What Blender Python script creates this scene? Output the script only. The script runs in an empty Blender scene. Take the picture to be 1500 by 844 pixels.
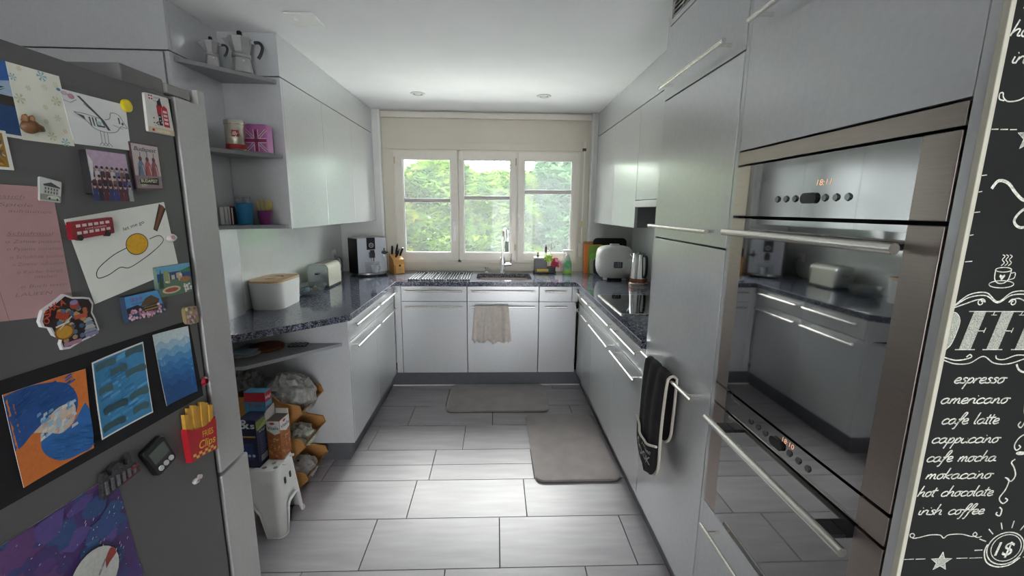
import bpy, bmesh, math, random
from mathutils import Vector, Matrix
random.seed(7)
sc = bpy.context.scene
COL = sc.collection
R = math.radians

# ------------------------------------------------------------------ camera
cam_d = bpy.data.cameras.new('camera'); cam = bpy.data.objects.new('camera', cam_d); COL.objects.link(cam)
cam_d.sensor_width = 36.0; cam_d.lens = 15.0388; cam_d.clip_start = 0.02; cam_d.clip_end = 200
ax_r = (0.9992829, -0.0364987, 0.0100746); ax_u = (-0.0032856, 0.1814865, 0.9833879); ax_b = (-0.0377207, -0.9827159, 0.1812365)
cam.matrix_world = Matrix(((ax_r[0], ax_u[0], ax_b[0], 0.0), (ax_r[1], ax_u[1], ax_b[1], 0.0), (ax_r[2], ax_u[2], ax_b[2], 1.505), (0, 0, 0, 1)))
sc.camera = cam

# ------------------------------------------------------------------ world, sun, exposure
w = bpy.data.worlds.new('daylight'); sc.world = w; w.use_nodes = True
wn = w.node_tree.nodes; wl = w.node_tree.links; wn.clear()
wo = wn.new('ShaderNodeOutputWorld'); wb = wn.new('ShaderNodeBackground')
wb.inputs['Color'].default_value = (0.95, 0.97, 1.0, 1); wb.inputs['Strength'].default_value = 8
wl.new(wb.outputs['Background'], wo.inputs['Surface'])
sun_d = bpy.data.lights.new('hazy_sun', 'SUN'); sun_d.energy = 5.2; sun_d.angle = R(24); sun_d.color = (1.0, 0.985, 0.96)
sun = bpy.data.objects.new('hazy_sun', sun_d); COL.objects.link(sun)
SE, SA = R(44), R(3)            # elevation, azimuth off the window axis
sd = Vector((math.sin(SA) * math.cos(SE), math.cos(SA) * math.cos(SE), math.sin(SE)))
sun.rotation_euler = sd.to_track_quat('Z', 'Y').to_euler()
sun.location = (0, 8, 6)
sc.view_settings.view_transform = 'Standard'; sc.view_settings.look = 'None'
sc.view_settings.gamma = 1.0; sc.view_settings.use_curve_mapping = False
sc.view_settings.exposure = 1.0

# ------------------------------------------------------------------ materials
def lin(c):
    if isinstance(c, str):
        c = c.lstrip('#'); c = tuple(int(c[i:i + 2], 16) / 255 for i in (0, 2, 4))
    return tuple((v / 12.92 if v <= 0.04045 else ((v + 0.055) / 1.055) ** 2.4) for v in c)
MATS = {}
def mat(name, col, rough=0.5, metal=0.0, var=0.06, scale=30.0, bump=0.0, bscale=200.0, coat=0.0, spec=0.5, trans=0.0, emit=0.0, stretch=None, ior=1.45, sheen=0.0, alpha=1.0, rvar=0.0):
    if name in MATS: return MATS[name]
    m = bpy.data.materials.new(name); m.use_nodes = True; MATS[name] = m
    nt = m.node_tree; n = nt.nodes; l = nt.links; b = n['Principled BSDF']
    c = lin(col)
    tc = n.new('ShaderNodeTexCoord'); vec = tc.outputs['Object']
    if stretch:
        mp = n.new('ShaderNodeMapping'); mp.inputs['Scale'].default_value = stretch
        l.new(vec, mp.inputs['Vector']); vec = mp.outputs['Vector']
    nz = n.new('ShaderNodeTexNoise'); nz.inputs['Scale'].default_value = scale; nz.inputs['Detail'].default_value = 4
    l.new(vec, nz.inputs['Vector'])
    cr = n.new('ShaderNodeValToRGB')
    cr.color_ramp.elements[0].position = 0.3; cr.color_ramp.elements[1].position = 0.7
    cr.color_ramp.elements[0].color = (*[max(0, v * (1 - var)) for v in c], 1)
    cr.color_ramp.elements[1].color = (*[min(1, v * (1 + var)) for v in c], 1)
    l.new(nz.outputs['Fac'], cr.inputs['Fac']); l.new(cr.outputs['Color'], b.inputs['Base Color'])
    b.inputs['Roughness'].default_value = rough; b.inputs['Metallic'].default_value = metal
    b.inputs['Coat Weight'].default_value = coat; b.inputs['Coat Roughness'].default_value = 0.05
    b.inputs['Specular IOR Level'].default_value = spec; b.inputs['IOR'].default_value = ior
    b.inputs['Transmission Weight'].default_value = trans; b.inputs['Sheen Weight'].default_value = sheen
    b.inputs['Alpha'].default_value = alpha
    if rvar:
        mr = n.new('ShaderNodeMapRange'); mr.inputs['To Min'].default_value = rough - rvar; mr.inputs['To Max'].default_value = rough + rvar
        l.new(nz.outputs['Fac'], mr.inputs['Value']); l.new(mr.outputs['Result'], b.inputs['Roughness'])
    if emit:
        b.inputs['Emission Color'].default_value = (*c, 1); b.inputs['Emission Strength'].default_value = emit
    if bump:
        n2 = n.new('ShaderNodeTexNoise'); n2.inputs['Scale'].default_value = bscale; n2.inputs['Detail'].default_value = 3
        l.new(vec, n2.inputs['Vector'])
        bp = n.new('ShaderNodeBump'); bp.inputs['Strength'].default_value = bump; bp.inputs['Distance'].default_value = 0.002
        l.new(n2.outputs['Fac'], bp.inputs['Height']); l.new(bp.outputs['Normal'], b.inputs['Normal'])
    return m
def flat(col, rough=0.6):
    k = col if isinstance(col, str) else '%02x%02x%02x' % tuple(int(v * 255) for v in col)
    return mat('print_' + k.lstrip('#'), col, rough, var=0.08, scale=120)
def glassy(name, tint=(1, 1, 1), refl=0.06, haze=0.0, hazecol=(0.9, 0.95, 1.0)):
    # thin sheet glass: clear transmission, fresnel mirror, optional milky film
    if name in MATS: return MATS[name]
    m = bpy.data.materials.new(name); m.use_nodes = True; MATS[name] = m
    n = m.node_tree.nodes; l = m.node_tree.links; n.clear()
    o = n.new('ShaderNodeOutputMaterial'); t = n.new('ShaderNodeBsdfTransparent'); g = n.new('ShaderNodeBsdfGlossy')
    t.inputs['Color'].default_value = (*tint, 1); g.inputs['Roughness'].default_value = 0.01
    fr = n.new('ShaderNodeFresnel'); fr.inputs['IOR'].default_value = 1.2
    mx = n.new('ShaderNodeMixShader'); l.new(fr.outputs['Fac'], mx.inputs['Fac']); l.new(t.outputs[0], mx.inputs[1]); l.new(g.outputs[0], mx.inputs[2])
    out = mx.outputs[0]
    if haze:
        d = n.new('ShaderNodeBsdfTranslucent'); d.inputs['Color'].default_value = (*hazecol, 1)
        nz = n.new('ShaderNodeTexNoise'); nz.inputs['Scale'].default_value = 3.0; tc = n.new('ShaderNodeTexCoord'); l.new(tc.outputs['Object'], nz.inputs['Vector'])
        mr = n.new('ShaderNodeMapRange'); mr.inputs['To Min'].default_value = haze * 0.6; mr.inputs['To Max'].default_value = haze * 1.4
        l.new(nz.outputs['Fac'], mr.inputs['Value'])
        m2 = n.new('ShaderNodeMixShader'); l.new(mr.outputs['Result'], m2.inputs['Fac']); l.new(out, m2.inputs[1]); l.new(d.outputs[0], m2.inputs[2]); out = m2.outputs[0]
    l.new(out, o.inputs['Surface'])
    return m

def granite():
    m = bpy.data.materials.new('granite'); m.use_nodes = True
    n = m.node_tree.nodes; l = m.node_tree.links; b = n['Principled BSDF']
    tc = n.new('ShaderNodeTexCoord')
    def flakes(scale, lo, hi, c0, c1):
        wn_ = n.new('ShaderNodeTexNoise'); wn_.inputs['Scale'].default_value = scale * 0.6; wn_.inputs['Detail'].default_value = 3
        ad = n.new('ShaderNodeMixRGB'); ad.inputs['Fac'].default_value = 0.02
        l.new(tc.outputs['Object'], wn_.inputs['Vector']); l.new(tc.outputs['Object'], ad.inputs[1]); l.new(wn_.outputs['Color'], ad.inputs[2])
        v = n.new('ShaderNodeTexVoronoi'); v.inputs['Scale'].default_value = scale; l.new(ad.outputs[0], v.inputs['Vector'])
        sp = n.new('ShaderNodeSeparateColor'); l.new(v.outputs['Color'], sp.inputs[0])
        r = n.new('ShaderNodeValToRGB'); e = r.color_ramp.elements
        e[0].position = lo; e[0].color = (*c0, 1); e[1].position = hi; e[1].color = (*c1, 1)
        l.new(sp.outputs[0], r.inputs['Fac']); return r.outputs['Color']
    big_ = flakes(110, 0.5, 0.95, (0.012, 0.013, 0.018), (0.10, 0.11, 0.15)); fine_ = flakes(240, 0.66, 0.98, (0.008, 0.008, 0.012), (0.42, 0.46, 0.56))
    mx = n.new('ShaderNodeMixRGB'); mx.blend_type = 'ADD'; mx.inputs['Fac'].default_value = 0.7
    l.new(big_, mx.inputs[1]); l.new(fine_, mx.inputs[2]); l.new(mx.outputs[0], b.inputs['Base Color'])
    b.inputs['Roughness'].default_value = 0.09; b.inputs['Specular IOR Level'].default_value = 0.6
    return m
M = {}
M['granite'] = granite()
M['front'] = mat('grey_lacquer', '#cccecf', 0.25, 0.30, 0.03, 60, 0.04, 500, coat=0.6)
M['front'].node_tree.nodes['Principled BSDF'].inputs['Coat Roughness'].default_value = 0.2
M['carcass'] = mat('grey_carcass', '#7d7f80', 0.5, 0.1, 0.04)
M['shelf'] = mat('grey_shelf', '#8c8d8e', 0.5, 0.05, 0.04)
M['plinth'] = mat('plinth_grey', '#5e5f64', 0.4, 0.3, 0.06)
M['steel'] = mat('brushed_steel', '#c6c2ba', 0.28, 1.0, 0.06, 8, 0.03, 60, stretch=(1, 1, 60))
M['handle'] = mat('handle_steel', '#e2dfd8', 0.25, 1.0, 0.04)
M['ovensteel'] = mat('oven_steel', '#a59b94', 0.32, 1.0, 0.05, 12, 0.02, 60, stretch=(1, 1, 40))
M['chrome'] = mat('chrome', '#eeeeee', 0.06, 1.0, 0.02)
M['white_wall'] = mat('wall_paint', '#dcdcd8', 0.7, 0, 0.02, 10, 0.03, 300)
M['rear_wall'] = mat('rear_wall_paint', '#b5b1aa', 0.8, 0, 0.03, 5)
M['cream'] = mat('cream_paint', '#d2cbbc', 0.5, 0, 0.02, 6)
M['ceil'] = mat('ceiling_paint', '#f0f1f1', 0.85, 0, 0.015, 6, 0.06, 250)
M['pvc'] = mat('window_paint', '#dcd6ca', 0.35, 0, 0.02)
M['white'] = mat('white_plastic', '#e6e6e2', 0.35, 0, 0.02)
M['black'] = mat('black_plastic', '#141416', 0.35, 0, 0.1)
M['blackmat'] = mat('black_matte', '#1b1b1d', 0.7, 0, 0.1)
M['ovenglass'] = mat('oven_glass', '#0a0c10', 0.03, 0.0, 0.05, coat=1.0, spec=1.0, ior=2.2)
M['hobglass'] = mat('hob_glass', '#0c0c0e', 0.04, 0.0, 0.05, coat=0.6)
M['fridge'] = mat('fridge_side_grey', '#636362', 0.5, 0.35, 0.03, 200, 0.05, 900)
M['fridgedoor'] = mat('fridge_door_steel', '#b4b3b1', 0.45, 0.4, 0.04, 100)
M['splash'] = mat('splash_glass', '#e0e5e1', 0.05, 0, 0.02, coat=1.0, spec=0.6)
M['tile'] = None
M['mat'] = None
M['bamboo'] = mat('bamboo', '#c8a77c', 0.5, 0, 0.12, 14, 0.05, 80, stretch=(1, 8, 8))
M['woodblock'] = mat('wood_block', '#b98a4e', 0.5, 0, 0.15, 10, 0.05, 80, stretch=(8, 8, 1))
M['cardboard'] = mat('crate_wood', '#ab7a44', 0.75, 0, 0.14, 12, 0.1, 120, stretch=(3, 3, 14))
M['paper'] = mat('paper', '#e4e4dc', 0.8, 0, 0.02)
M['cloth'] = mat('towel_cloth', '#cfc6bd', 0.9, 0, 0.08, 40, 0.3, 900, sheen=0.3)
M['glove'] = mat('glove_cloth', '#1d181d', 0.95, 0, 0.4, 25, 0.4, 700)
M['piping'] = mat('piping', '#bdb8ab', 0.8, 0, 0.08)
M['chalk'] = mat('chalk', '#d6d8cc', 0.95, 0, 0.35, 260)
M['leafglow'] = None

def tile_mat():
    m = bpy.data.materials.new('floor_tile'); m.use_nodes = True
    n = m.node_tree.nodes; l = m.node_tree.links; b = n['Principled BSDF']
    tc = n.new('ShaderNodeTexCoord'); mp = n.new('ShaderNodeMapping'); mp.inputs['Scale'].default_value = (1.2, 9, 1)
    l.new(tc.outputs['Object'], mp.inputs['Vector'])
    nz = n.new('ShaderNodeTexNoise'); nz.inputs['Scale'].default_value = 2.2; nz.inputs['Detail'].default_value = 6; l.new(mp.outputs[0], nz.inputs['Vector'])
    oi = n.new('ShaderNodeObjectInfo')
    cr = n.new('ShaderNodeValToRGB'); e = cr.color_ramp.elements
    e[0].position = 0.25; e[0].color = (*lin('#8d898b'), 1); e[1].position = 0.75; e[1].color = (*lin('#a4a0a3'), 1)
    l.new(nz.outputs['Fac'], cr.inputs['Fac'])
    hs = n.new('ShaderNodeHueSaturation'); mr = n.new('ShaderNodeMapRange'); mr.inputs['To Min'].default_value = 0.93; mr.inputs['To Max'].default_value = 1.06
    l.new(oi.outputs['Random'], mr.inputs['Value']); l.new(mr.outputs[0], hs.inputs['Value']); l.new(cr.outputs[0], hs.inputs['Color']); l.new(hs.outputs[0], b.inputs['Base Color'])
    b.inputs['Roughness'].default_value = 0.42
    return m
M['tile'] = tile_mat()
M['grout'] = mat('grout', '#2f2d2c', 0.9, 0, 0.1)
M['mat'] = mat('memory_foam_mat', '#7d7472', 0.95, 0, 0.16, 9, 0.5, 260, sheen=0.6)

# ------------------------------------------------------------------ builders
class B:
    def __init__(s): s.bm = bmesh.new(); s.bev = False
    def box(s, x0, x1, y0, y1, z0, z1, bev=0.0, seg=2):
        if x0 > x1: x0, x1 = x1, x0
        if y0 > y1: y0, y1 = y1, y0
        if z0 > z1: z0, z1 = z1, z0
        vs = [s.bm.verts.new(p) for p in ((x0, y0, z0), (x1, y0, z0), (x1, y1, z0), (x0, y1, z0), (x0, y0, z1), (x1, y0, z1), (x1, y1, z1), (x0, y1, z1))]
        fs = [s.bm.faces.new([vs[i] for i in f]) for f in ((3, 2, 1, 0), (4, 5, 6, 7), (0, 1, 5, 4), (1, 2, 6, 5), (2, 3, 7, 6), (3, 0, 4, 7))]
        if bev:
            s.bev = True
            es = list({e for f in fs for e in f.edges})
            bmesh.ops.bevel(s.bm, geom=es, offset=bev, segments=seg, profile=0.5, affect='EDGES')
        return s
    def ring(s, loops, cap0=True, cap1=True, closed=True):
        L = [[s.bm.verts.new(p) for p in lp] for lp in loops]
        n = len(L[0])
        for a, b in zip(L, L[1:]):
            for i in range(n if closed else n - 1):
                j = (i + 1) % n
                s.bm.faces.new((a[i], a[j], b[j], b[i]))
        if closed and cap0: s.bm.faces.new(L[0][::-1])
        if closed and cap1: s.bm.faces.new(L[-1])
        return s
    def cyl(s, p0, p1, r, n=14, r2=None, cap=True):
        p0 = Vector(p0); p1 = Vector(p1); d = (p1 - p0)
        q = d.to_track_quat('Z', 'Y'); r2 = r if r2 is None else r2
        lp = lambda c, rr: [c + q @ Vector((rr * math.cos(2 * math.pi * i / n), rr * math.sin(2 * math.pi * i / n), 0)) for i in range(n)]
        return s.ring([lp(p0, r), lp(p1, r2)], cap, cap)
    def tube(s, pts, r, n=8, cap=True):
        pts = [Vector(p) for p in pts]; loops = []; up = None
        for i, p in enumerate(pts):
            t = (pts[min(i + 1, len(pts) - 1)] - pts[max(i - 1, 0)]).normalized()
            if up is None:
                up = Vector((0, 0, 1)) if abs(t.z) < 0.9 else Vector((1, 0, 0))
            a = t.cross(up).normalized(); up = a.cross(t).normalized()
            rr = r[i] if isinstance(r, (list, tuple)) else r
            loops.append([p + a * (rr * math.cos(2 * math.pi * k / n)) + up * (rr * math.sin(2 * math.pi * k / n)) for k in range(n)])
        return s.ring(loops, cap, cap)
    def lathe(s, prof, n=28, c=(0, 0), cap0=True, cap1=True, sy=1.0):
        return s.ring([[(c[0] + r * math.cos(2 * math.pi * i / n), c[1] + sy * r * math.sin(2 * math.pi * i / n), z) for i in range(n)] for r, z in prof], cap0, cap1)
    def rrect(s, levels, cx=0, cy=0, seg=6, cap0=True, cap1=True):
        # levels: (half_x, half_y, radius, z) or with offset (.., ox, oy)
        loops = []
        for lv in levels:
            hx, hy, r, z = lv[:4]; ox, oy = (lv[4], lv[5]) if len(lv) > 4 else (0, 0)
            loops.append([(cx + ox + x, cy + oy + y, z) for x, y in rr2(hx, hy, r, seg)])
        return s.ring(loops, cap0, cap1)
    def prism(s, poly, f, h):
        # poly of (u,v); f(u,v,w)->xyz ; extruded w 0..h
        return s.ring([[f(u, v, 0) for u, v in poly], [f(u, v, h) for u, v in poly]])
    def grid(s, f, nu, nv):
        V = [[s.bm.verts.new(f(i / nu, j / nv)) for j in range(nv + 1)] for i in range(nu + 1)]
        for i in range(nu):
            for j in range(nv): s.bm.faces.new((V[i][j], V[i + 1][j], V[i + 1][j + 1], V[i][j + 1]))
        return s
    def hexa(s, p):
        vs = [s.bm.verts.new(q) for q in p]
        for f in ((3, 2, 1, 0), (4, 5, 6, 7), (0, 1, 5, 4), (1, 2, 6, 5), (2, 3, 7, 6), (3, 0, 4, 7)): s.bm.faces.new([vs[i] for i in f])
        return s
def rr2(hx, hy, r, seg=6):
    r = min(r, hx, hy); o = []
    for k, (sx, sy) in enumerate(((1, 1), (-1, 1), (-1, -1), (1, -1))):
        for i in range(seg + 1):
            a = math.pi / 2 * (k + i / seg)
            o.append((sx * (hx - r) + r * math.cos(a), sy * (hy - r) + r * math.sin(a)))
    return o
def link(name, me, parent=None):
    o = bpy.data.objects.new(name, me); COL.objects.link(o)
    if parent: o.parent = parent
    return o
def part(name, b, m, parent=None, smooth=35, shift=None, solid=0.0, label=None):
    me = bpy.data.meshes.new(name); bm = b.bm
    if shift is not None: bmesh.ops.translate(bm, verts=bm.verts, vec=-Vector(shift))
    bmesh.ops.recalc_face_normals(bm, faces=bm.faces)
    bm.to_mesh(me); bm.free()
    for mm in (m if isinstance(m, (list, tuple)) else [m]): me.materials.append(mm)
    if smooth:
        me.shade_smooth(); me.set_sharp_from_angle(angle=R(smooth))
    o = link(name, me, parent)
    if smooth and getattr(b, 'bev', False):
        md = o.modifiers.new('weighted', 'WEIGHTED_NORMAL'); md.keep_sharp = True; md.weight = 100
    if solid:
        md = o.modifiers.new('solid', 'SOLIDIFY'); md.thickness = solid; md.offset = 0
    if label: o['label'] = label
    return o
def tag(o, label, cat, group=None):
    o['label'] = label; o['category'] = cat
    if group: o['group'] = group
    return o
def struct(o, label=None):
    o['kind'] = 'structure'
    if label: o['label'] = label
    return o
class T:
    """a thing: an Empty at its base; parts in world (w) or local (p) coordinates"""
    def __init__(s, name, label, cat, loc=(0, 0, 0), rz=0.0, group=None):
        s.o = bpy.data.objects.new(name, None); COL.objects.link(s.o); s.o.empty_display_size = 0.05
        s.o.location = loc; s.o.rotation_euler = (0, 0, rz); s.loc = Vector(loc)
        tag(s.o, label, cat, group)
    def p(s, name, b, m, **k): return part(name, b, m, s.o, **k)
    def w(s, name, b, m, parent=None, **k): return part(name, b, m, parent or s.o, shift=s.loc, **k)
def catmull(pts, n=6):
    if len(pts) < 3: return [tuple(p) for p in pts]
    P = [pts[0]] + list(pts) + [pts[-1]]; out = []
    for i in range(1, len(P) - 2):
        for k in range(n):
            t = k / n; a, b, c, d = P[i - 1], P[i], P[i + 1], P[i + 2]
            out.append(tuple(0.5 * (2 * b[j] + (c[j] - a[j]) * t + (2 * a[j] - 5 * b[j] + 4 * c[j] - d[j]) * t * t + (3 * b[j] - a[j] - 3 * c[j] + d[j]) * t ** 3) for j in range(len(b))))
    out.append(tuple(pts[-1])); return out

# text -> 2d triangles (built-in font), normalised so that cap height is about 1
TXT = {}
def text2d(s, shear=0.0, off=0.0, space=1.0):
    k = (s, shear, off, space)
    if k in TXT: return TXT[k]
    cu = bpy.data.curves.new('t', 'FONT'); cu.body = s; cu.shear = shear; cu.offset = off; cu.size = 1.0; cu.space_character = space; cu.resolution_u = 3
    ob = bpy.data.objects.new('t', cu); COL.objects.link(ob)
    dg = bpy.context.evaluated_depsgraph_get(); dg.update()
    me = bpy.data.meshes.new_from_object(ob.evaluated_get(dg))
    vs = [(v.co.x, v.co.y) for v in me.vertices]; fs = [tuple(p.vertices) for p in me.polygons]
    bpy.data.objects.remove(ob); bpy.data.curves.remove(cu); bpy.data.meshes.remove(me)
    TXT[k] = (vs, fs); return TXT[k]
class Art:
    """flat print: coloured outlines on a surface given by f(u,v,height)->xyz"""
    def __init__(s, f, h0=0.0006, fine=0): s.fine = fine; s.f = f; s.bm = bmesh.new(); s.m = []; s.h = h0
    def mi(s, m):
        if isinstance(m, str): m = flat(m)
        if m not in s.m: s.m.append(m)
        return s.m.index(m)
    def poly(s, pts, m, lift=0.0):
        vs = [s.bm.verts.new((u, v, s.h + lift)) for u, v in pts]
        fc = s.bm.faces.new(vs); fc.material_index = s.mi(m); s.h += 0.00002
        return s
    def rect(s, u0, v0, u1, v1, m): return s.poly([(u0, v0), (u1, v0), (u1, v1), (u0, v1)], m)
    def disc(s, u, v, ru, rv, m, n=14): return s.poly([(u + ru * math.cos(2 * math.pi * i / n), v + rv * math.sin(2 * math.pi * i / n)) for i in range(n)], m)
    def line(s, pts, wd, m, au=1.0):
        # ribbon along a polyline; wd is half width in v units, au = v-size/u-size
        P = [(p[0], p[1]) for p in pts]; L = []; Rr = []
        for i, p in enumerate(P):
            a = P[max(i - 1, 0)]; b = P[min(i + 1, len(P) - 1)]
            dx, dy = (b[0] - a[0]) / au, b[1] - a[1]; q = math.hypot(dx, dy) or 1
            nx, ny = -dy / q * wd * au, dx / q * wd
            L.append(s.bm.verts.new((p[0] + nx, p[1] + ny, s.h))); Rr.append(s.bm.verts.new((p[0] - nx, p[1] - ny, s.h)))
        for i in range(len(P) - 1):
            fc = s.bm.faces.new((L[i], L[i + 1], Rr[i + 1], Rr[i])); fc.material_index = s.mi(m)
        s.h += 0.00002; return s
    def text(s, t, u, v, h, wd, m, shear=0.0, off=0.0, rot=0.0):
        # text fitted into width wd (u units) and cap height h (v units), lower-left at u,v
        vs, fs = text2d(t, shear, off)
        if not vs: return s
        x0 = min(p[0] for p in vs); x1 = max(p[0] for p in vs); k = s.mi(m)
        c, sn = math.cos(rot), math.sin(rot)
        V = []
        for p in vs:
            uu = (p[0] - x0) / (x1 - x0) * wd; vv = p[1] / 0.72 * h
            V.append(s.bm.verts.new((u + uu * c - vv * sn, v + uu * sn + vv * c, s.h)))
        for f_ in fs:
            try: fc = s.bm.faces.new([V[i] for i in f_]); fc.material_index = k
            except ValueError: pass
        s.h += 0.00002; return s
    def done(s, name, parent, shift=None):
        me = bpy.data.meshes.new(name)
        if s.fine:
            bmesh.ops.triangulate(s.bm, faces=s.bm.faces)
            for _ in range(4):
                es = [e for e in s.bm.edges if (e.verts[0].co.xy - e.verts[1].co.xy).length > s.fine]
                if not es: break
                bmesh.ops.subdivide_edges(s.bm, edges=es, cuts=1); bmesh.ops.triangulate(s.bm, faces=[f for f in s.bm.faces if len(f.verts) > 3])
        for v in s.bm.verts: v.co = s.f(*v.co)
        if shift is not None: bmesh.ops.translate(s.bm, verts=s.bm.verts, vec=-Vector(shift))
        s.bm.to_mesh(me); s.bm.free()
        for m in s.m: me.materials.append(m)
        return link(name, me, parent)
def onquad(q, plane, face=1):
    """bilinear map of the unit square to a quad TL,TR,BR,BL of (y,z) on x=plane (v up)"""
    TL, TR, BR, BL = q
    def f(u, v, h):
        a = [(1 - u) * BL[i] + u * BR[i] for i in (0, 1)]; b = [(1 - u) * TL[i] + u * TR[i] for i in (0, 1)]
        return (plane + face * h, (1 - v) * a[0] + v * b[0], (1 - v) * a[1] + v * b[1])
    return f

# ================================================================== THE SETTING
XL, XR, YB = -1.43, 1.29, 4.02       # left wall, right wall, back wall
ZC = 2.36
fl = struct(part('floor', B().box(-2.6, 2.6, -3.0, 4.2, -0.12, -0.009), M['grout'], smooth=0), 'grey stone-look tile floor laid in running bond')
rows = [(3.418, 3.725, -0.704), (3.107, 3.418, -0.386), (2.806, 3.107, -0.618), (2.497, 2.806, -0.209), (2.335, 2.497, -0.374), (2.187, 2.335, -0.374),
        (1.884, 2.187, -0.438), (1.578, 1.884, 0.021), (1.272, 1.578, -0.211)]
y = 1.272; offs = [-0.37, -0.08, -0.44, 0.02]
for i in range(13): rows.append((y - 0.306, y, offs[i % 4])); y -= 0.306
TM = {}
for (y0, y1, j) in rows:
    k0 = int(math.floor((-2.6 - j) / 0.597)); x = j + k0 * 0.597
    lo, hi = (-1.6, 1.5) if y0 > 2.3 else ((-2.6, 1.5) if y0 > 0.6 else (-2.6, 2.6))
    while x < hi:
        a, b_ = max(x, lo), min(x + 0.597, hi); x += 0.597
        if b_ - a < 0.03: continue
        key = (round(b_ - a, 3), round(y1 - y0, 3))
        if key not in TM:
            bb = B().box(0, b_ - a - 0.005, 0, y1 - y0 - 0.005, -0.009, 0); me = bpy.data.meshes.new('tile')
            bmesh.ops.recalc_face_normals(bb.bm, faces=bb.bm.faces); bb.bm.to_mesh(me); me.materials.append(M['tile']); TM[key] = me
        t = link('tile', TM[key], fl); t.location = (a + 0.0025, y0 + 0.0025, 0)
struct(part('ceiling', B().box(-2.7, 2.7, -3.1, 4.25, ZC, ZC + 0.12), M['ceil'], smooth=0), 'smooth white plaster ceiling')
struct(part('wall_left', B().box(XL - 0.1, XL, 2.36, 4.2, 0, ZC), M['white_wall'], smooth=0))
struct(part('wall_right', B().box(XR, XR + 0.1, 0.64, 4.2, 0, ZC), M['white_wall'], smooth=0))
wx0, wx1, wz0, wz1 = -0.935, 0.775, 1.0, 2.035
wbk = B()
struct(part('wall_back_left', B().box(XL - 0.1, -1.0325, YB, 4.2, 0, ZC), M['white_wall'], smooth=0))
struct(part('wall_back_right', B().box(0.8665, XR + 0.1, YB, 4.2, 0, ZC), M['white_wall'], smooth=0))
wbk.box(-1.032, wx0, 4.07, 4.2, 0, ZC).box(wx1, 0.866, 4.07, 4.2, 0, ZC)
wbk.box(wx0, wx1, 4.07, 4.2, 0, wz0).box(wx0, wx1, 4.07, 4.2, wz1, ZC)
wall_b = struct(part('wall_back', wbk, M['cream'], smooth=0), 'cream window wall between the wall cabinets')
struct(part('trim_1', B().box(-1.03, 0.864, 4.035, 4.068, 2.297, 2.345, 0.004), M['pvc']), 'cream rail under the ceiling above the window')
struct(part('trim_2', B().box(-1.03, 0.864, 4.058, 4.0695, 2.03, 2.093, 0.002), M['cream']), 'cream shutter box ledge above the sashes')
struct(part('trim_3', B().box(-1.046, -1.028, 4.008, 4.0195, 0.922, 2.355, 0.003), M['white']), 'white corner strip left of the window recess')
struct(part('trim_4', B().box(0.862, 0.88, 4.008, 4.0195, 0.922, 2.355, 0.003), M['white']), 'white corner strip right of the window recess')
# rear part of the room, behind the camera, with an unseen, unglazed opening added for fill light
struct(part('wall_left_rear', B().box(-2.7, -2.6, -3, 2.6, 0, ZC), M['rear_wall'], smooth=0))
struct(part('wall_left_return', B().box(-2.7, -1.53, 2.62, 2.7, 0, ZC), M['white_wall'], smooth=0))
struct(part('wall_right_rear', B().box(2.6, 2.7, -3, 0.7, 0, ZC), M['rear_wall'], smooth=0))
wr = B().box(-2.7, -2.4, -3.1, -3, 0, ZC).box(2.4, 2.7, -3.1, -3, 0, ZC).box(-2.4, -0.1, -3.1, -3, 0, ZC).box(0.95, 2.4, -3.1, -3, 0, ZC).box(-0.1, 0.95, -3.1, -3, 2.0, ZC)
struct(part('wall_rear', wr, M['rear_wall'], smooth=0))

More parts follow.
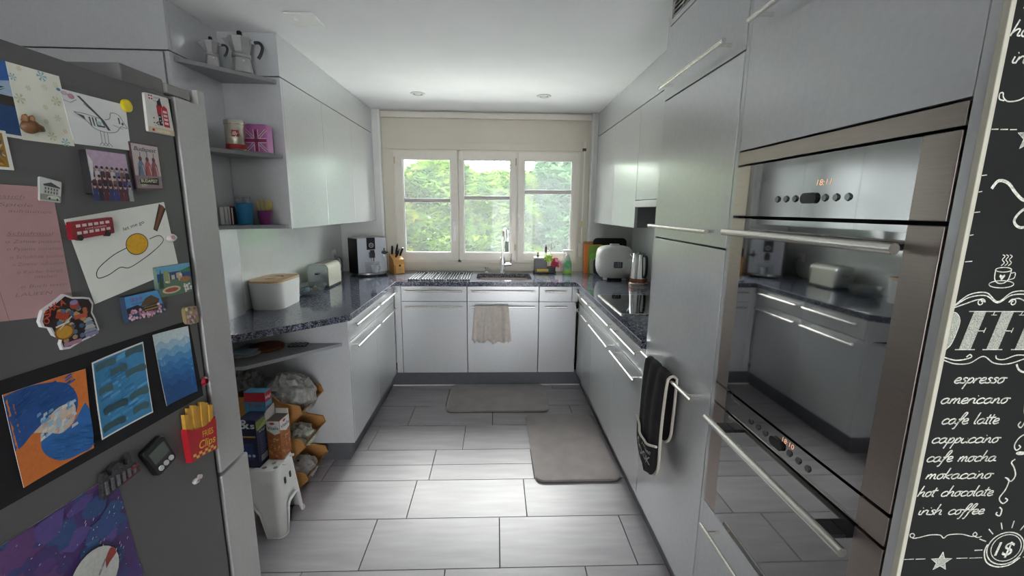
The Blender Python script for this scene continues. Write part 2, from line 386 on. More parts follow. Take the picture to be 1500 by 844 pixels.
# windows --------------------------------------------------------------
def ringbox(b, x0, x1, z0, z1, t, y0, y1, bev=0.003, tb=None):
    tb = tb or t
    b.box(x0, x0 + t, y0, y1, z0, z1, bev).box(x1 - t, x1, y0, y1, z0, z1, bev)
    b.box(x0 + t - 0.001, x1 - t + 0.001, y0, y1, z1 - t, z1, bev).box(x0 + t - 0.001, x1 - t + 0.001, y0, y1, z0, z0 + tb, bev)
    return b
wf = B(); ringbox(wf, wx0, wx1, wz0, wz1, 0.03, 4.066, 4.15, 0.002)
wf.box(-0.36, -0.33, 4.066, 4.15, wz0, wz1).box(0.175, 0.262, 4.062, 4.15, wz0, wz1, 0.003)
wf = struct(part('window_frame', wf, M['pvc'], wall_b)); del wf['kind']
def window(n, x0, x1, gx0, gx1, bar, hx, hz, haze, lab):
    z0, z1, g0, g1 = 1.022, 2.016, 1.092, 1.947
    b = B()
    b.box(x0, gx0, 4.048, 4.1, z0, z1, 0.004).box(gx1, x1, 4.048, 4.1, z0, z1, 0.004)
    b.box(gx0 - 0.002, gx1 + 0.002, 4.048, 4.1, g1, z1, 0.004).box(gx0 - 0.002, gx1 + 0.002, 4.048, 4.1, z0, g0, 0.004)
    o = struct(part('window_%d' % n, b, M['pvc']), lab)
    r = B(); ringbox(r, gx0 - 0.001, gx1 + 0.001, g0 - 0.001, g1 + 0.001, 0.011, 4.058, 4.075, 0.002)
    part('glazing_bead', r, M['white'], o)
    s = B().box(gx0 + 0.001, gx0 + 0.011, 4.074, 4.088, g0, g1); part('seal', s, M['blackmat'], o)
    part('pane', B().box(gx0 + 0.004, gx1 - 0.004, 4.079, 4.083, g0 + 0.004, g1 - 0.004), glassy('window_glass_%d' % n, (0.97, 0.99, 0.98), haze=haze), o, smooth=0)
    br = B().box(gx0 + 0.008, gx1 - 0.008, 4.05, 4.074, bar - 0.014, bar + 0.004, 0.003).box(gx0 + 0.008, gx1 - 0.008, 4.05, 4.074, bar + 0.006, bar + 0.024, 0.003)
    br.box((gx0 + gx1) / 2 - 0.02, (gx0 + gx1) / 2 + 0.02, 4.044, 4.052, bar + 0.002, bar + 0.012, 0.002)
    part('blind_rail', br, mat('blind_rail_grey', '#b9b6b2', 0.45), o, label='folded pleated blind between two grey rails')
    for zz in (1.12, 1.9): 
        if n != 3: part('hinge', B().cyl((x0 + 0.004 if n == 1 else x1 - 0.006, 4.044, zz), (x0 + 0.004 if n == 1 else x1 - 0.006, 4.044, zz + 0.06), 0.006, 8), mat('hinge_brass', '#c8b890', 0.4, 0.6), o)
    if hx:
        h = B().box(hx - 0.013, hx + 0.013, 4.038, 4.049, hz - 0.02, hz + 0.05, 0.004).cyl((hx, 4.04, hz), (hx, 4.012, hz), 0.009).tube([(hx, 4.012, hz + 0.012), (hx, 4.008, hz), (hx, 4.008, hz - 0.1), (hx, 4.012, hz - 0.125)], [0.009, 0.01, 0.009, 0.008], 10)
        part('window_handle', h, M['white'], o, label='white lever handle')
    return o
window(1, -0.925, -0.350, -0.852, -0.416, 1.572, -0.387, 1.335, 0.02, 'left window sash with blind rail across the middle')
window(2, -0.343, 0.187, -0.302, 0.133, 1.600, 0, 0, 0.022, 'middle window sash behind the tap')
window(3, 0.200, 0.764, 0.257, 0.705, 1.660, 0.213, 1.415, 0.026, 'right window sash with the blind rail set higher')
t = T('shutter_strap', 'cream roller shutter strap hanging beside the right window sash', 'strap', (0.81, 4.06, 1.2))
t.w('guide', B().box(0.79, 0.82, 4.04, 4.068, 2.06, 2.12, 0.004), M['pvc'])
t.w('roller', B().cyl((0.79, 4.045, 2.045), (0.82, 4.045, 2.045), 0.012, 12), mat('dark_hole', '#5b4a3a', 0.6))
t.w('tape', B().box(0.803, 0.815, 4.046, 4.0475, 1.2, 2.05), M['white'])
t.w('clip', B().box(0.792, 0.814, 4.038, 4.05, 1.35, 1.40, 0.004), mat('hinge_brass', '#c8b890', 0.4, 0.6))
t.w('winder', B().box(0.785, 0.83, 4.052, 4.07, 1.06, 1.2, 0.006), M['pvc'])

# glass splashbacks, plinths ------------------------------------------
struct(part('wall_splashback_left', B().box(XL, XL + 0.006, 2.375, 4.018, 0.921, 1.389), M['splash'], smooth=0), 'pale glass splashback above the left worktop')
struct(part('wall_splashback_right', B().box(XR - 0.006, XR, 1.86, 4.018, 0.921, 1.389), M['splash'], smooth=0), 'pale glass splashback above the right worktop')
struct(part('baseboard_left', B().box(-0.895, -0.878, 2.40, 3.51, 0.001, 0.134).box(XL, -0.895, 2.40, 2.415, 0.001, 0.134), M['plinth'], smooth=0), 'dark grey plinth under the left cabinets')
struct(part('baseboard_back', B().box(-0.878, 0.735, 3.508, 3.525, 0.001, 0.134), M['plinth'], smooth=0), 'dark grey plinth under the sink cabinets')
struct(part('baseboard_right', B().box(0.735, 0.752, 0.64, 3.508, 0.001, 0.134), M['plinth'], smooth=0), 'dark grey plinth under the right cabinets')
struct(part('trim_5', B().box(-0.878, 0.735, 3.499, 3.508, 0.0005, 0.008), M['white'], smooth=0), 'pale sealing strip along the sink plinth')

# ceiling fixtures ----------------------------------------------------
for x, lab in ((-0.596, 'round recessed ceiling spotlight nearer the left wall cabinets'), (0.363, 'round recessed ceiling spotlight nearer the right wall cabinets')):
    t = T('ceiling_spotlight', lab, 'light', (x, 3.475, ZC - 0.004), group='ceiling spotlights')
    t.p('rim', B().lathe([(0.037, 0.003), (0.039, -0.004), (0.052, -0.003), (0.055, 0.003)], 32, cap0=False, cap1=False), M['white'])
    t.p('reflector', B().lathe([(0.037, 0.003), (0.037, 0.0026)], 24), mat('reflector_grey', '#8a8a8c', 0.3, 0.6))
    bulb = B().lathe([(0.004, -0.010), (0.016, -0.008), (0.024, -0.001), (0.026, 0.002)], 20)
    t.p('bulb', bulb, mat('bulb_glass', '#d8d8d6', 0.15))
t = T('ceiling_hatch', 'small square white cover plate on the ceiling near the coffee pots', 'cover plate', (-0.886, 2.195, ZC - 0.005))
t.p('plate', B().box(-0.066, 0.066, -0.066, 0.066, -0.004, 0.004, 0.002), M['white'])
t.p('button', B().lathe([(0.008, -0.007), (0.010, -0.004)], 14, c=(-0.035, -0.01)), M['ceil'])

# chalkboard wall -----------------------------------------------------
chalk_w = struct(part('wall_chalkboard', B().box(0.692, 2.6, 0.606, 0.6135, 0, ZC), mat('chalkboard', '#181a18', 0.85, 0, 0.25, 5), smooth=0), 'black chalkboard wall lettered with a coffee menu')
struct(part('trim_6', B().box(0.6835, 0.6915, 0.603, 0.614, 0, ZC - 0.001, 0.002), mat('edge_cream', '#c9c6b4', 0.5)), 'cream edge strip of the chalkboard')
CH = M['chalk']
def chf(u, v, h): return (u, 0.606 - h, v)
STK = {
 'a': ([[(.44, .36), (.3, .45), (.1, .35), (.05, .14), (.18, 0), (.36, .1), (.44, .42), (.43, .1), (.6, .04)]], .56),
 'c': ([[(.42, .38), (.26, .46), (.07, .32), (.05, .1), (.2, 0), (.46, .1)]], .42),
 'e': ([[(.04, .18), (.34, .28), (.3, .45), (.13, .41), (.05, .15), (.2, 0), (.44, .1)]], .4),
 'f': ([[(.08, .1), (.3, .5), (.42, .9), (.32, .98), (.22, .8), (.14, .2), (.04, -.35), (-.08, -.38)], [(.04, .4), (.4, .45)]], .34),
 'h': ([[(.02, 0), (.12, .98)], [(.05, .2), (.25, .43), (.38, .36), (.36, .06), (.52, .04)]], .5),
 'i': ([[(.06, .42), (.06, .08), (.22, .03)], [(.14, .62), (.17, .66)]], .2),
 'k': ([[(.02, 0), (.12, .98)], [(.42, .43), (.1, .2), (.4, 0)]], .42),
 'l': ([[(.1, .98), (.04, .12), (.18, .02)]], .18),
 'm': ([[(.02, 0), (.06, .42)], [(.05, .2), (.2, .44), (.28, .32), (.26, 0)], [(.27, .2), (.42, .44), (.5, .32), (.5, .06), (.64, .03)]], .62),
 'n': ([[(.02, 0), (.06, .42)], [(.05, .2), (.2, .44), (.3, .32), (.3, .06), (.46, .03)]], .44),
 'o': ([[(.2, .45), (.06, .32), (.06, .1), (.2, 0), (.36, .15), (.33, .38), (.2, .45), (.52, .42)]], .46),
 'p': ([[(.1, .44), (-.02, -.48)], [(.07, .2), (.22, .45), (.37, .32), (.28, .05), (.06, .04)]], .42),
 'r': ([[(.03, 0), (.08, .42)], [(.07, .22), (.2, .43), (.36, .4)]], .32),
 's': ([[(.34, .4), (.2, .46), (.1, .36), (.27, .2), (.22, .03), (.0, .04)]], .34),
 't': ([[(.12, .8), (.06, .1), (.2, .02)], [(-.06, .52), (.32, .56)]], .24),
 'u': ([[(.06, .42), (.05, .1), (.2, 0), (.35, .16), (.37, .42), (.36, .08), (.48, .03)]], .46), ' ': ([], .42)}
def script(art, word, u0, u1, v, em, wd=0.0011, m=CH, sh=0.32):
    tot = sum(STK[c][1] for c in word); k = (u1 - u0 - sh * em * 0.3) / tot; x = u0
    for c in word:
        for st in STK[c][0]:
            P = [(x + (p[0]) * k + sh * p[1] * em, v + p[1] * em) for p in st]
            art.line(catmull(P, 5), wd, m)
        x += STK[c][1] * k
def chalk_part(name, fn):
    a = Art(chf, 0.0006); fn(a); a.done(name, chalk_w)
words = [('espresso', .715, .80, 1.244, .020), ('americano', .700, .813, 1.210, .020), ('cafe latte', .709, .805, 1.175, .020), ('cappuccino', .699, .813, 1.142, .020),
         ('cafe mocha', .697, .816, 1.109, .020), ('mokaccino', .702, .815, 1.078, .020), ('hot chocolate', .694, .824, 1.046, .020), ('irish coffee', .701, .816, 1.012, .020),
         ('mocha', .704, .80, 1.776, .021), ('hot chocolate', .693, .84, 1.742, .021), ('irish coffee', .702, .83, 1.708, .021)]
for wd_, a_, b_, v_, em_ in words:
    chalk_part('lettering', lambda A_: script(A_, wd_, a_, b_, v_, em_))
def big(A_):
    # fat serif letters hatched with chalk:  C O F F E E
    def stem(x0, x1, z0=1.299, z1=1.359, sl=0.012):
        A_.poly([(x0, z0), (x1, z0), (x1 + sl, z1), (x0 + sl, z1)], mat('chalk_hatch', '#a9aca0', 0.95, 0, 0.75, 40, stretch=(30, 1, 14)))
        A_.line([(x0 - .006, z0), (x1 + .007, z0)], .0007, CH)
    for x in (.713, .757, .803, .849):
        stem(x, x + .019); A_.line([(x + .004, 1.3595), (x + .052, 1.3595)], .0007, CH)
        A_.line([(x + .045, 1.3595), (x + .043, 1.354)], .0007, CH); A_.line([(x + .04, 1.354), (x + .049, 1.354)], .0005, CH)
        A_.line([(x + .025, 1.329), (x + .035, 1.329)], .0007, CH); A_.line([(x + .034, 1.326), (x + .036, 1.334)], .0007, CH)
        if x > .79: A_.line([(x - .004, 1.299), (x + .04, 1.299)], .0007, CH)
    O = [(.686, 1.358), (.697, 1.357), (.705, 1.345), (.703, 1.325), (.697, 1.305), (.687, 1.299)]
    O = [(max(p[0], .6925), p[1]) for p in catmull(O, 4)]
    A_.poly(O, mat('chalk_hatch', '#a9aca0', 0.95, 0, 0.75, 40, stretch=(30, 1, 14)))
    A_.line(O, .0006, CH)
chalk_part('headline_lettering', big)
def curl(A_, x, z, r, d=1, wd=.0009, turns=1.3): A_.line([(x + d * r * (1 - i / 26) * math.cos(i / 20 * turns * 6.28), z + r * (1 - i / 26) * math.sin(i / 20 * turns * 6.28)) for i in range(21)], wd, CH)
def f1(A_):
    for s_ in (0, .0045): A_.line(catmull([(.6925, 1.368 + s_ * .3), (.712, 1.381 + s_), (.738, 1.384 + s_), (.759, 1.373 + s_ * .4), (.779, 1.385 + s_), (.806, 1.385 + s_), (.83, 1.372)], 6), .0009, CH)
    A_.line(catmull([(.6925, 1.3655), (.71, 1.372), (.728, 1.378), (.739, 1.374)], 5), .0009, CH); curl(A_, .7325, 1.3735, .0065); curl(A_, .783, 1.3735, .0062, -1)
    A_.line(catmull([(.776, 1.374), (.79, 1.38), (.81, 1.372), (.83, 1.366)], 5), .0009, CH)
chalk_part('flourish', f1)
def f2(A_):
    A_.line(catmull([(.6925, 1.282), (.712, 1.276), (.735, 1.277), (.755, 1.288), (.775, 1.277), (.8, 1.276), (.83, 1.287)], 6), .0009, CH)
    A_.line(catmull([(.6925, 1.2865), (.71, 1.282), (.725, 1.283), (.736, 1.287), (.733, 1.291), (.728, 1.287)], 6), .001, CH)
    A_.line(catmull([(.775, 1.2895), (.778, 1.284), (.79, 1.283), (.81, 1.290), (.835, 1.288)], 6), .0009, CH)
    A_.line(catmull([(.812, 1.275), (.818, 1.266), (.83, 1.262), (.85, 1.27)], 6), .0016, CH)
chalk_part('flourish', f2)
def cup(A_):
    ell = lambda x, z, a, b, n=22: [(x + a * math.cos(i * 6.2832 / n), z + b * math.sin(i * 6.2832 / n)) for i in range(n + 1)]
    A_.line(ell(.7585, 1.4015, .0195, .0055), .0007, CH); A_.line(ell(.757, 1.4235, .0125, .0035), .0007, CH)
    A_.line(catmull([(.7445, 1.423), (.746, 1.41), (.752, 1.4035), (.762, 1.4035), (.768, 1.41), (.7695, 1.423)], 5), .0008, CH)
    A_.line(catmull([(.769, 1.418), (.776, 1.419), (.776, 1.411), (.768, 1.4085)], 5), .0007, CH)
    A_.poly([(.757, 1.4075), (.7615, 1.4135), (.7605, 1.4165), (.757, 1.4145), (.7535, 1.4165), (.7525, 1.4135)], CH)
    for x in (.7515, .757, .7625): A_.line(catmull([(x, 1.4295), (x + .004, 1.434), (x, 1.4385), (x + .003, 1.4435), (x - .001, 1.446)], 5), .0007, CH)
chalk_part('cup_drawing', cup)
def star(A_, x, z, r):
    P = [(x + (r if i % 2 == 0 else r * .42) * math.sin(i * math.pi / 5), z + (r if i % 2 == 0 else r * .42) * math.cos(i * math.pi / 5)) for i in range(10)]
    A_.poly(P, mat('chalk_hatch', '#a9aca0', 0.95, 0, 0.75, 40, stretch=(30, 1, 14))); A_.line(P + [P[0]], .0008, CH)
chalk_part('star_drawing', lambda A_: star(A_, .760, .921, .019))
chalk_part('star_drawing', lambda A_: star(A_, .752, 1.612, .019))
def dashes(A_, z, segs):
    for a, b in segs: A_.line([(a, z), (b, z + .0003)], .0007, CH)
chalk_part('dashed_line', lambda A_: dashes(A_, .927, ((.694, .711), (.714, .731), (.786, .806), (.809, .832), (.905, .94))))
chalk_part('dashed_line', lambda A_: dashes(A_, 1.622, ((.694, .704), (.707, .718), (.721, .731), (.775, .80))))
def brace(A_): A_.line(catmull([(.703, .969), (.6975, .970), (.6955, .975), (.70, .977), (.7035, .973), (.7015, .968), (.712, .969), (.73, .9735), (.748, .973), (.7555, .967), (.763, .973), (.785, .974), (.805, .969), (.813, .972), (.809, .977), (.806, .972), (.815, .967), (.822, .969)], 5), .0009, CH)
chalk_part('flourish', brace)
chalk_part('flourish', lambda A_: A_.line(catmull([(.704, 1.660), (.6965, 1.662), (.6955, 1.669), (.70, 1.67), (.702, 1.664), (.71, 1.659), (.725, 1.661), (.74, 1.668), (.76, 1.662)], 5), .0009, CH))
def coin(A_):
    ell = lambda x, z, a, b, n=28: [(x + a * math.cos(i * 6.2832 / n), z + b * math.sin(i * 6.2832 / n)) for i in range(n + 1)]
    A_.line(ell(.8695, .9445, .0325, .0315), .0011, CH); A_.line(ell(.8705, .9455, .0265, .026), .0008, CH)
    A_.line(catmull([(.836, .953), (.8335, .938), (.842, .918), (.862, .9085), (.884, .912), (.9, .926)], 6), .0012, CH)
    A_.text('1$', .852, .931, .027, .033, CH, shear=.2, off=.01)
    for k in range(6):
        a = R(62 + k * 24); A_.line([(.869 + .04 * math.cos(a), .944 + .04 * math.sin(a)), (.869 + .054 * math.cos(a), .944 + .054 * math.sin(a))], .001, CH)
chalk_part('coin_drawing', coin)
def last_line(A_):
    A_.line(catmull([(.786, .868), (.784, .878), (.789, .887), (.797, .888), (.803, .883), (.807, .884)], 6), .0024, CH)
    A_.line([(.814, .868), (.819, .885)], .0032, CH); A_.line(catmull([(.831, .872), (.836, .882), (.842, .8845), (.844, .879)], 6), .0024, CH)
chalk_part('lettering', last_line)
def swirl(A_):
    A_.line(catmull([(.849, 1.218), (.842, 1.212), (.844, 1.195), (.849, 1.182), (.845, 1.168), (.839, 1.172), (.842, 1.178)], 6), .0011, CH)
    A_.line(catmull([(.857, 1.158), (.846, 1.15), (.841, 1.137), (.846, 1.128), (.852, 1.133), (.848, 1.137)], 6), .0011, CH)
    A_.disc(.8545, 1.1225, .008, .0035, CH); A_.line(catmull([(.848, 1.112), (.843, 1.106), (.85, 1.096), (.855, 1.082), (.85, 1.072), (.842, 1.077)], 6), .0012, CH)
    A_.line(catmull([(.838, 1.079), (.846, 1.074), (.844, 1.057), (.837, 1.041), (.845, 1.031), (.852, 1.037), (.847, 1.041)], 6), .0011, CH)
    A_.line(catmull([(.841, 1.024), (.846, 1.019), (.845, 1.008), (.838, 1.011), (.839, 1.015)], 6), .0012, CH)
chalk_part('flourish', swirl)
def ticks(A_):
    for (a, b, z) in ((.6935, .701, 1.559), (.6935, .699, 1.536), (.6935, .702, 1.507), (.6935, .699, 1.474), (.6945, .7055, 1.435)): A_.line([(a, z), (b, z + .001)], .0007, CH)
    A_.line(catmull([(.712, 1.541), (.72, 1.552), (.735, 1.549), (.75, 1.535), (.765, 1.525), (.79, 1.524)], 6), [.0022][0], CH)
    A_.line(catmull([(.785, 1.505), (.772, 1.514), (.76, 1.505), (.757, 1.494), (.768, 1.486), (.785, 1.49)], 6), .002, CH)
chalk_part('flourish', ticks)

# ================================================================== CABINETS
def bar_handle(b, p0, p1, out, r=0.006, inset=0.035, so=0.034):
    """bar from p0 to p1, standing off the front along -out"""
    p0, p1, out = Vector(p0), Vector(p1), Vector(out); d = (p1 - p0).normalized()
    b.cyl(p0, p1, r, 12)
    for q in (p0 + d * inset, p1 - d * inset): b.cyl(q, q - out * so, r * 0.8, 10)
    return b
class Fr:
    """a front plane: u along the run, d outwards, z up"""
    def __init__(s, o, U, D): s.o, s.U, s.D = Vector(o), Vector(U), Vector(D)
    def P(s, u, d, z): return s.o + s.U * u + s.D * d + Vector((0, 0, z))
    def box(s, b, u0, u1, d0, d1, z0, z1, bev=0.0):
        a, c = s.P(u0, d0, z0), s.P(u1, d1, z1); b.box(a.x, c.x, a.y, c.y, a.z, c.z, bev); return b
    def handle(s, u0, u1, z, so=0.036, r=0.006): return bar_handle(B(), s.P(u0, so, z), s.P(u1, so, z), s.D, r, so=so)
def base_unit(fr, u0, u1, label, depth=0.56, ud1=None, drawer=True):
    """base cabinet with a drawer above a door; fr.d=0 is the face of the fronts"""
    t = T('base_cabinet', label, 'cabinet', fr.P((u0 + u1) / 2, -0.3, 0.136), group='base cabinets')
    c = B(); e = 0.0008
    fr.box(c, u0 + e, u0 + 0.017, -depth, -0.0205, 0.136, 0.882); fr.box(c, u1 - 0.017, u1 - e, -depth, -0.0205, 0.136, 0.882)
    fr.box(c, u0 + 0.017, u1 - 0.017, -depth, -0.0205, 0.136, 0.152); fr.box(c, u0 + 0.017, u1 - 0.017, -depth, -depth + 0.01, 0.152, 0.882)
    fr.box(c, u0 + 0.017, u1 - 0.017, -0.04, -0.0205, 0.74, 0.76); fr.box(c, u0 + 0.017, u1 - 0.017, -0.04, -0.0205, 0.868, 0.882)
    t.w('body', c, M['carcass'], smooth=0)
    g = 0.0018; hi = 0.036 if u1 - u0 > 0.35 else 0.045
    ud = u1 if ud1 is None else ud1
    d = t.w('drawer_front', fr.box(B(), u0 + g, ud - g, -0.019, 0, 0.7545, 0.879, 0.0015), M['front'])
    t.w('handle', fr.handle(u0 + hi, ud - hi, 0.842), M['handle'], parent=d)
    d = t.w('door', fr.box(B(), u0 + g, u1 - g, -0.019, 0, 0.137, 0.7505, 0.0015), M['front'])
    t.w('handle', fr.handle(u0 + hi, ud - hi, 0.713), M['handle'], parent=d)
    return t
FL = Fr((-0.83, 0, 0), (0, 1, 0), (1, 0, 0))
FB = Fr((0, 3.455, 0), (1, 0, 0), (0, -1, 0))
FR = Fr((0.685, 0, 0), (0, 1, 0), (-1, 0, 0))
base_unit(FL, 2.374, 2.905, 'grey base cabinet below the bread box, at the open-shelf end of the left run')
base_unit(FL, 2.905, 3.440, 'grey base cabinet in the left run, nearest the window corner')
base_unit(FB, -0.775, -0.238, 'wide grey base cabinet under the draining rods, left of the towel')
base_unit(FB, -0.236, 0.357, 'grey sink base cabinet with the tea towel on its bar')
base_unit(FB, 0.359, 0.672, 'narrow grey base cabinet right of the sink cabinet', ud1=0.632)
base_unit(FR, 1.848, 2.345, 'grey base cabinet beside the tall cabinet, right-hand run')
base_unit(FR, 2.345, 2.905, 'wide grey base cabinet under the black hob')
base_unit(FR, 2.905, 3.195, 'narrow grey base cabinet right-hand run, just past the hob')
base_unit(FR, 3.195, 3.440, 'narrowest grey base cabinet, in the right window corner')
tag(part('filler_strip', B().box(-0.828, -0.777, 3.4555, 3.474, 0.137, 0.879, 0.0015), M['front']), 'narrow grey filler strip in the left corner of the sink run', 'filler strip')
tag(part('filler_strip', B().box(0.634, 0.683, 3.456, 3.474, 0.7545, 0.879, 0.0015), M['front']), 'short grey filler piece in the right corner under the worktop', 'filler strip')
# end panel of the left run and the open corner below the worktop
t = T('open_end_unit', 'grey open corner shelf unit at the near end of the left worktop', 'shelf unit', (-1.1, 2.36, 0))
t.w('end_panel', B().box(XL + 0.002, -0.831, 2.355, 2.3735, 0.136, 0.882, 0.001), M['front'])
t.w('shelf', B().prism([(-0.868, 2.3545), (-1.206, 1.986), (-1.386, 1.986), (-1.386, 2.3545)], lambda u, v, h: (u, v, 0.733 + h), 0.018), M['shelf'], smooth=20)

# worktop: one slab, with the sink cut out -----------------------------
def slab(outer, hole, z0, z1):
    bm = bmesh.new(); edges = []
    for lp in (outer, hole):
        vs = [bm.verts.new((x, y, z1)) for x, y in lp]
        edges += [bm.edges.new((vs[i], vs[(i + 1) % len(vs)])) for i in range(len(vs))]
    r = bmesh.ops.triangle_fill(bm, use_beauty=True, edges=edges)
    faces = [g for g in r['geom'] if isinstance(g, bmesh.types.BMFace)]
    ex = bmesh.ops.extrude_face_region(bm, geom=faces)
    for g in ex['geom']:
        if isinstance(g, bmesh.types.BMVert): g.co.z = z0
    b = B(); b.bm.free(); b.bm = bm; return b
hole = [(0.07 + x, 3.725 + y) for x, y in rr2(0.237, 0.17, 0.045, 5)]
outer = [(-0.81, 2.34), (-0.81, 3.438), (0.664, 3.438), (0.664, 1.848), (1.283, 1.848), (1.283, 4.018), (0.866, 4.018), (0.866, 4.069), (-1.030, 4.069), (-1.030, 4.018), (-1.423, 4.018), (-1.423, 2.376), (-1.387, 2.376), (-1.387, 1.95), (-1.2, 1.95)]
t = T('worktop', 'polished black speckled granite worktop running round three sides', 'worktop', (0, 3.7, 0.884))
t.w('slab', slab(outer, hole, 0.884, 0.92), M['granite'], smooth=20)
for lip in (B().box(-0.8101, -0.8085, 2.345, 3.437, 0.9165, 0.9204), B().box(0.6625, 0.6641, 1.85, 3.437, 0.9165, 0.9204)):
    t.w('edge_highlight', lip, mat('edge_highlight', '#dcdde0', 0.2, 0.5), smooth=0, label='pale strip painted as the edge highlight')  # pale strips painted in as the highlight along the slab edge
# sink
t = T('sink', 'rectangular stainless undermount sink below the tap', 'sink', (0.07, 3.725, 0.72))
t.w('basin', B().rrect([(0.25, 0.183, 0.05, 0.8838), (0.232, 0.165, 0.04, 0.8838), (0.229, 0.162, 0.04, 0.75), (0.20, 0.135, 0.05, 0.728), (0.03, 0.03, 0.03, 0.722)], 0.07, 3.725, cap0=False), mat('sink_steel', '#b3a9a0', 0.3, 0.9, 0.05, 20))
t.w('drain', B().lathe([(0.032, 0.7225), (0.030, 0.7255), (0.012, 0.7245)], 20, c=(0.07, 3.725)), M['chrome'])

# wall cabinets -------------------------------------------------------
def wall_unit(x_in, x_face, y0, y1, z0, z1, label, hood=False):
    s = 1 if x_face > x_in else -1
    t = T('wall_cabinet', label, 'cabinet', ((x_in + x_face) / 2, (y0 + y1) / 2, z0), group='wall cabinets')
    t.w('body', B().box(x_in, x_face - s * 0.0205, y0 + 0.0008, y1 - 0.0008, z0 + (0.002 if not hood else 0.03), z1), M['carcass'], smooth=0)
    t.w('door', B().box(x_face - s * 0.019, x_face, y0 + 0.0015, y1 - 0.0015, z0, z1, 0.0015), M['front'])
    return t
wall_unit(XL + 0.002, -1.101, 2.391, 2.895, 1.39, 2.152, 'grey wall cabinet beside the open shelves of tins')
wall_unit(XL + 0.002, -1.101, 2.895, 3.445, 1.39, 2.152, 'grey wall cabinet above the toaster')
wall_unit(XL + 0.002, -1.101, 3.445, 4.017, 1.39, 2.152, 'grey wall cabinet above the coffee machine')
tag(part('side_panel', B().box(XL + 0.002, -1.101, 2.372, 2.3895, 1.388, 2.152, 0.001), M['front']), 'grey end panel closing the left wall cabinets', 'panel')
wall_unit(XR - 0.002, 0.917, 3.415, 4.017, 1.39, 2.152, 'grey wall cabinet above the rice cooker')
wall_unit(XR - 0.002, 0.917, 2.842, 3.413, 1.39, 2.152, 'grey wall cabinet between the rice cooker corner and the hood')
wall_unit(XR - 0.002, 0.917, 2.300, 2.840, 1.572, 2.152, 'shorter grey wall cabinet over the extractor hood')
wall_unit(XR - 0.002, 0.917, 1.850, 2.298, 1.39, 2.152, 'grey wall cabinet mostly hidden behind the tall cabinet')
t = T('extractor_hood', 'slim white slide-out extractor hood above the hob', 'hood', (1.1, 2.57, 1.524))
t.w('housing', B().box(0.94, XR - 0.01, 2.31, 2.83, 1.545, 1.598), mat('hood_grey', '#8d8e8e', 0.5))
t.w('front_lip', B().box(0.913, 0.945, 2.302, 2.838, 1.526, 1.568, 0.004), M['white'])
t.w('switch', B().box(0.911, 0.9135, 2.38, 2.44, 1.542, 1.55, 0.001), mat('grey_print', '#9a9a98', 0.5))
struct(part('trim_7', B().box(XL + 0.002, -1.101, 2.372, 4.017, 2.157, ZC - 0.001, 0.001), M['front']), 'grey filler panel between left wall cabinets and ceiling')
struct(part('trim_8', B().box(0.917, XR - 0.002, 1.85, 4.017, 2.157, ZC - 0.001, 0.001), M['front']), 'grey filler panel between right wall cabinets and ceiling')

# tall grey cupboard beside the open shelves, left ---------------------
t = T('tall_cupboard', 'tall grey cupboard standing behind the fridge', 'cupboard', (-1.9, 2.3, 0))
t.w('body', B().box(-2.58, -1.531, 2.042, 2.6, 0.0, 2.15), M['carcass'], smooth=0)
t.w('door', B().box(-2.0, -1.418, 2.021, 2.04, 0.12, 2.151, 0.0015), M['front'])
t.w('door', B().box(-2.57, -2.004, 2.021, 2.04, 0.12, 2.151, 0.0015), M['front'])
t.w('top_panel', B().box(-2.58, -1.391, 2.021, 2.04, 2.157, ZC - 0.001, 0.0015), M['front'])
t.w('side_panel', B().box(-1.41, -1.39, 2.0205, 2.370, 0.0, 2.152, 0.0015), M['front'])
t.w('upper_side_panel', B().box(-1.41, -1.391, 2.0415, 2.370, 2.157, ZC - 0.001, 0.001), M['front'])
# open shelves between cupboard and wall cabinets
for z1, lab in ((2.136, 'grey corner shelf carrying the two coffee pots'), (1.772, 'grey corner shelf carrying the two tins'), (1.4125, 'lowest grey corner shelf carrying the blue and purple cups')):
    tag(part('corner_shelf', B().prism([(-1.388, 2.045), (-1.372, 2.045), (-1.118, 2.345), (-1.118, 2.3705), (-1.388, 2.3705)], lambda u, v, h: (u, v, z1 - 0.018 + h), 0.018), M['shelf'], smooth=20), lab, 'shelf', 'corner shelves')

# tall units, right ---------------------------------------------------
t = T('tall_cabinet', 'tall grey cabinet with oven mitt on its lower bar, left of the ovens', 'cabinet', (1.0, 1.54, 0))
u0, u1 = 1.240, 1.845
t.w('body', B().box(0.706, XR - 0.002, u0 + 0.001, u1 - 0.019, 0.137, 2.355), M['carcass'], smooth=0)
t.w('side_panel', B().box(0.686, XR - 0.002, u1 - 0.018, u1, 0.137, 2.355, 0.001), M['front'])
t.w('filler', B().box(0.6865, 0.7055, u0 - 0.0065, u0 + 0.012, 0.137, 2.355, 0.001), M['front'])
def tall_front(t, name, y0, y1, z0, z1, hz=None, hy=None, r=0.007):
    d = t.w(name, FR.box(B(), y0, y1, -0.019, 0, z0, z1, 0.0015), M['front'])
    if hz: t.w('handle', FR.handle(hy[0], hy[1], hz, 0.04, r), M['handle'], parent=d)
    return d
y0, y1 = u0 + 0.015, u1 - 0.02
tall_front(t, 'door', y0, y1, 0.137, 1.390, 0.888, (1.300, 1.786))
tall_front(t, 'door', y0, y1, 1.396, 1.940, 1.443, (1.300, 1.803))
tall_front(t, 'flap_door', y0, y1, 1.945, 2.217, 1.983, (1.299, 1.782))
vp_ = B(); FR.box(vp_, y0, y1, -0.019, 0, 2.221, 2.241); FR.box(vp_, y0, y0 + 0.03, -0.019, 0, 2.241, 2.34); FR.box(vp_, 1.812, y1, -0.019, 0, 2.241, 2.34); FR.box(vp_, y0, y1, -0.019, 0, 2.34, 2.356)
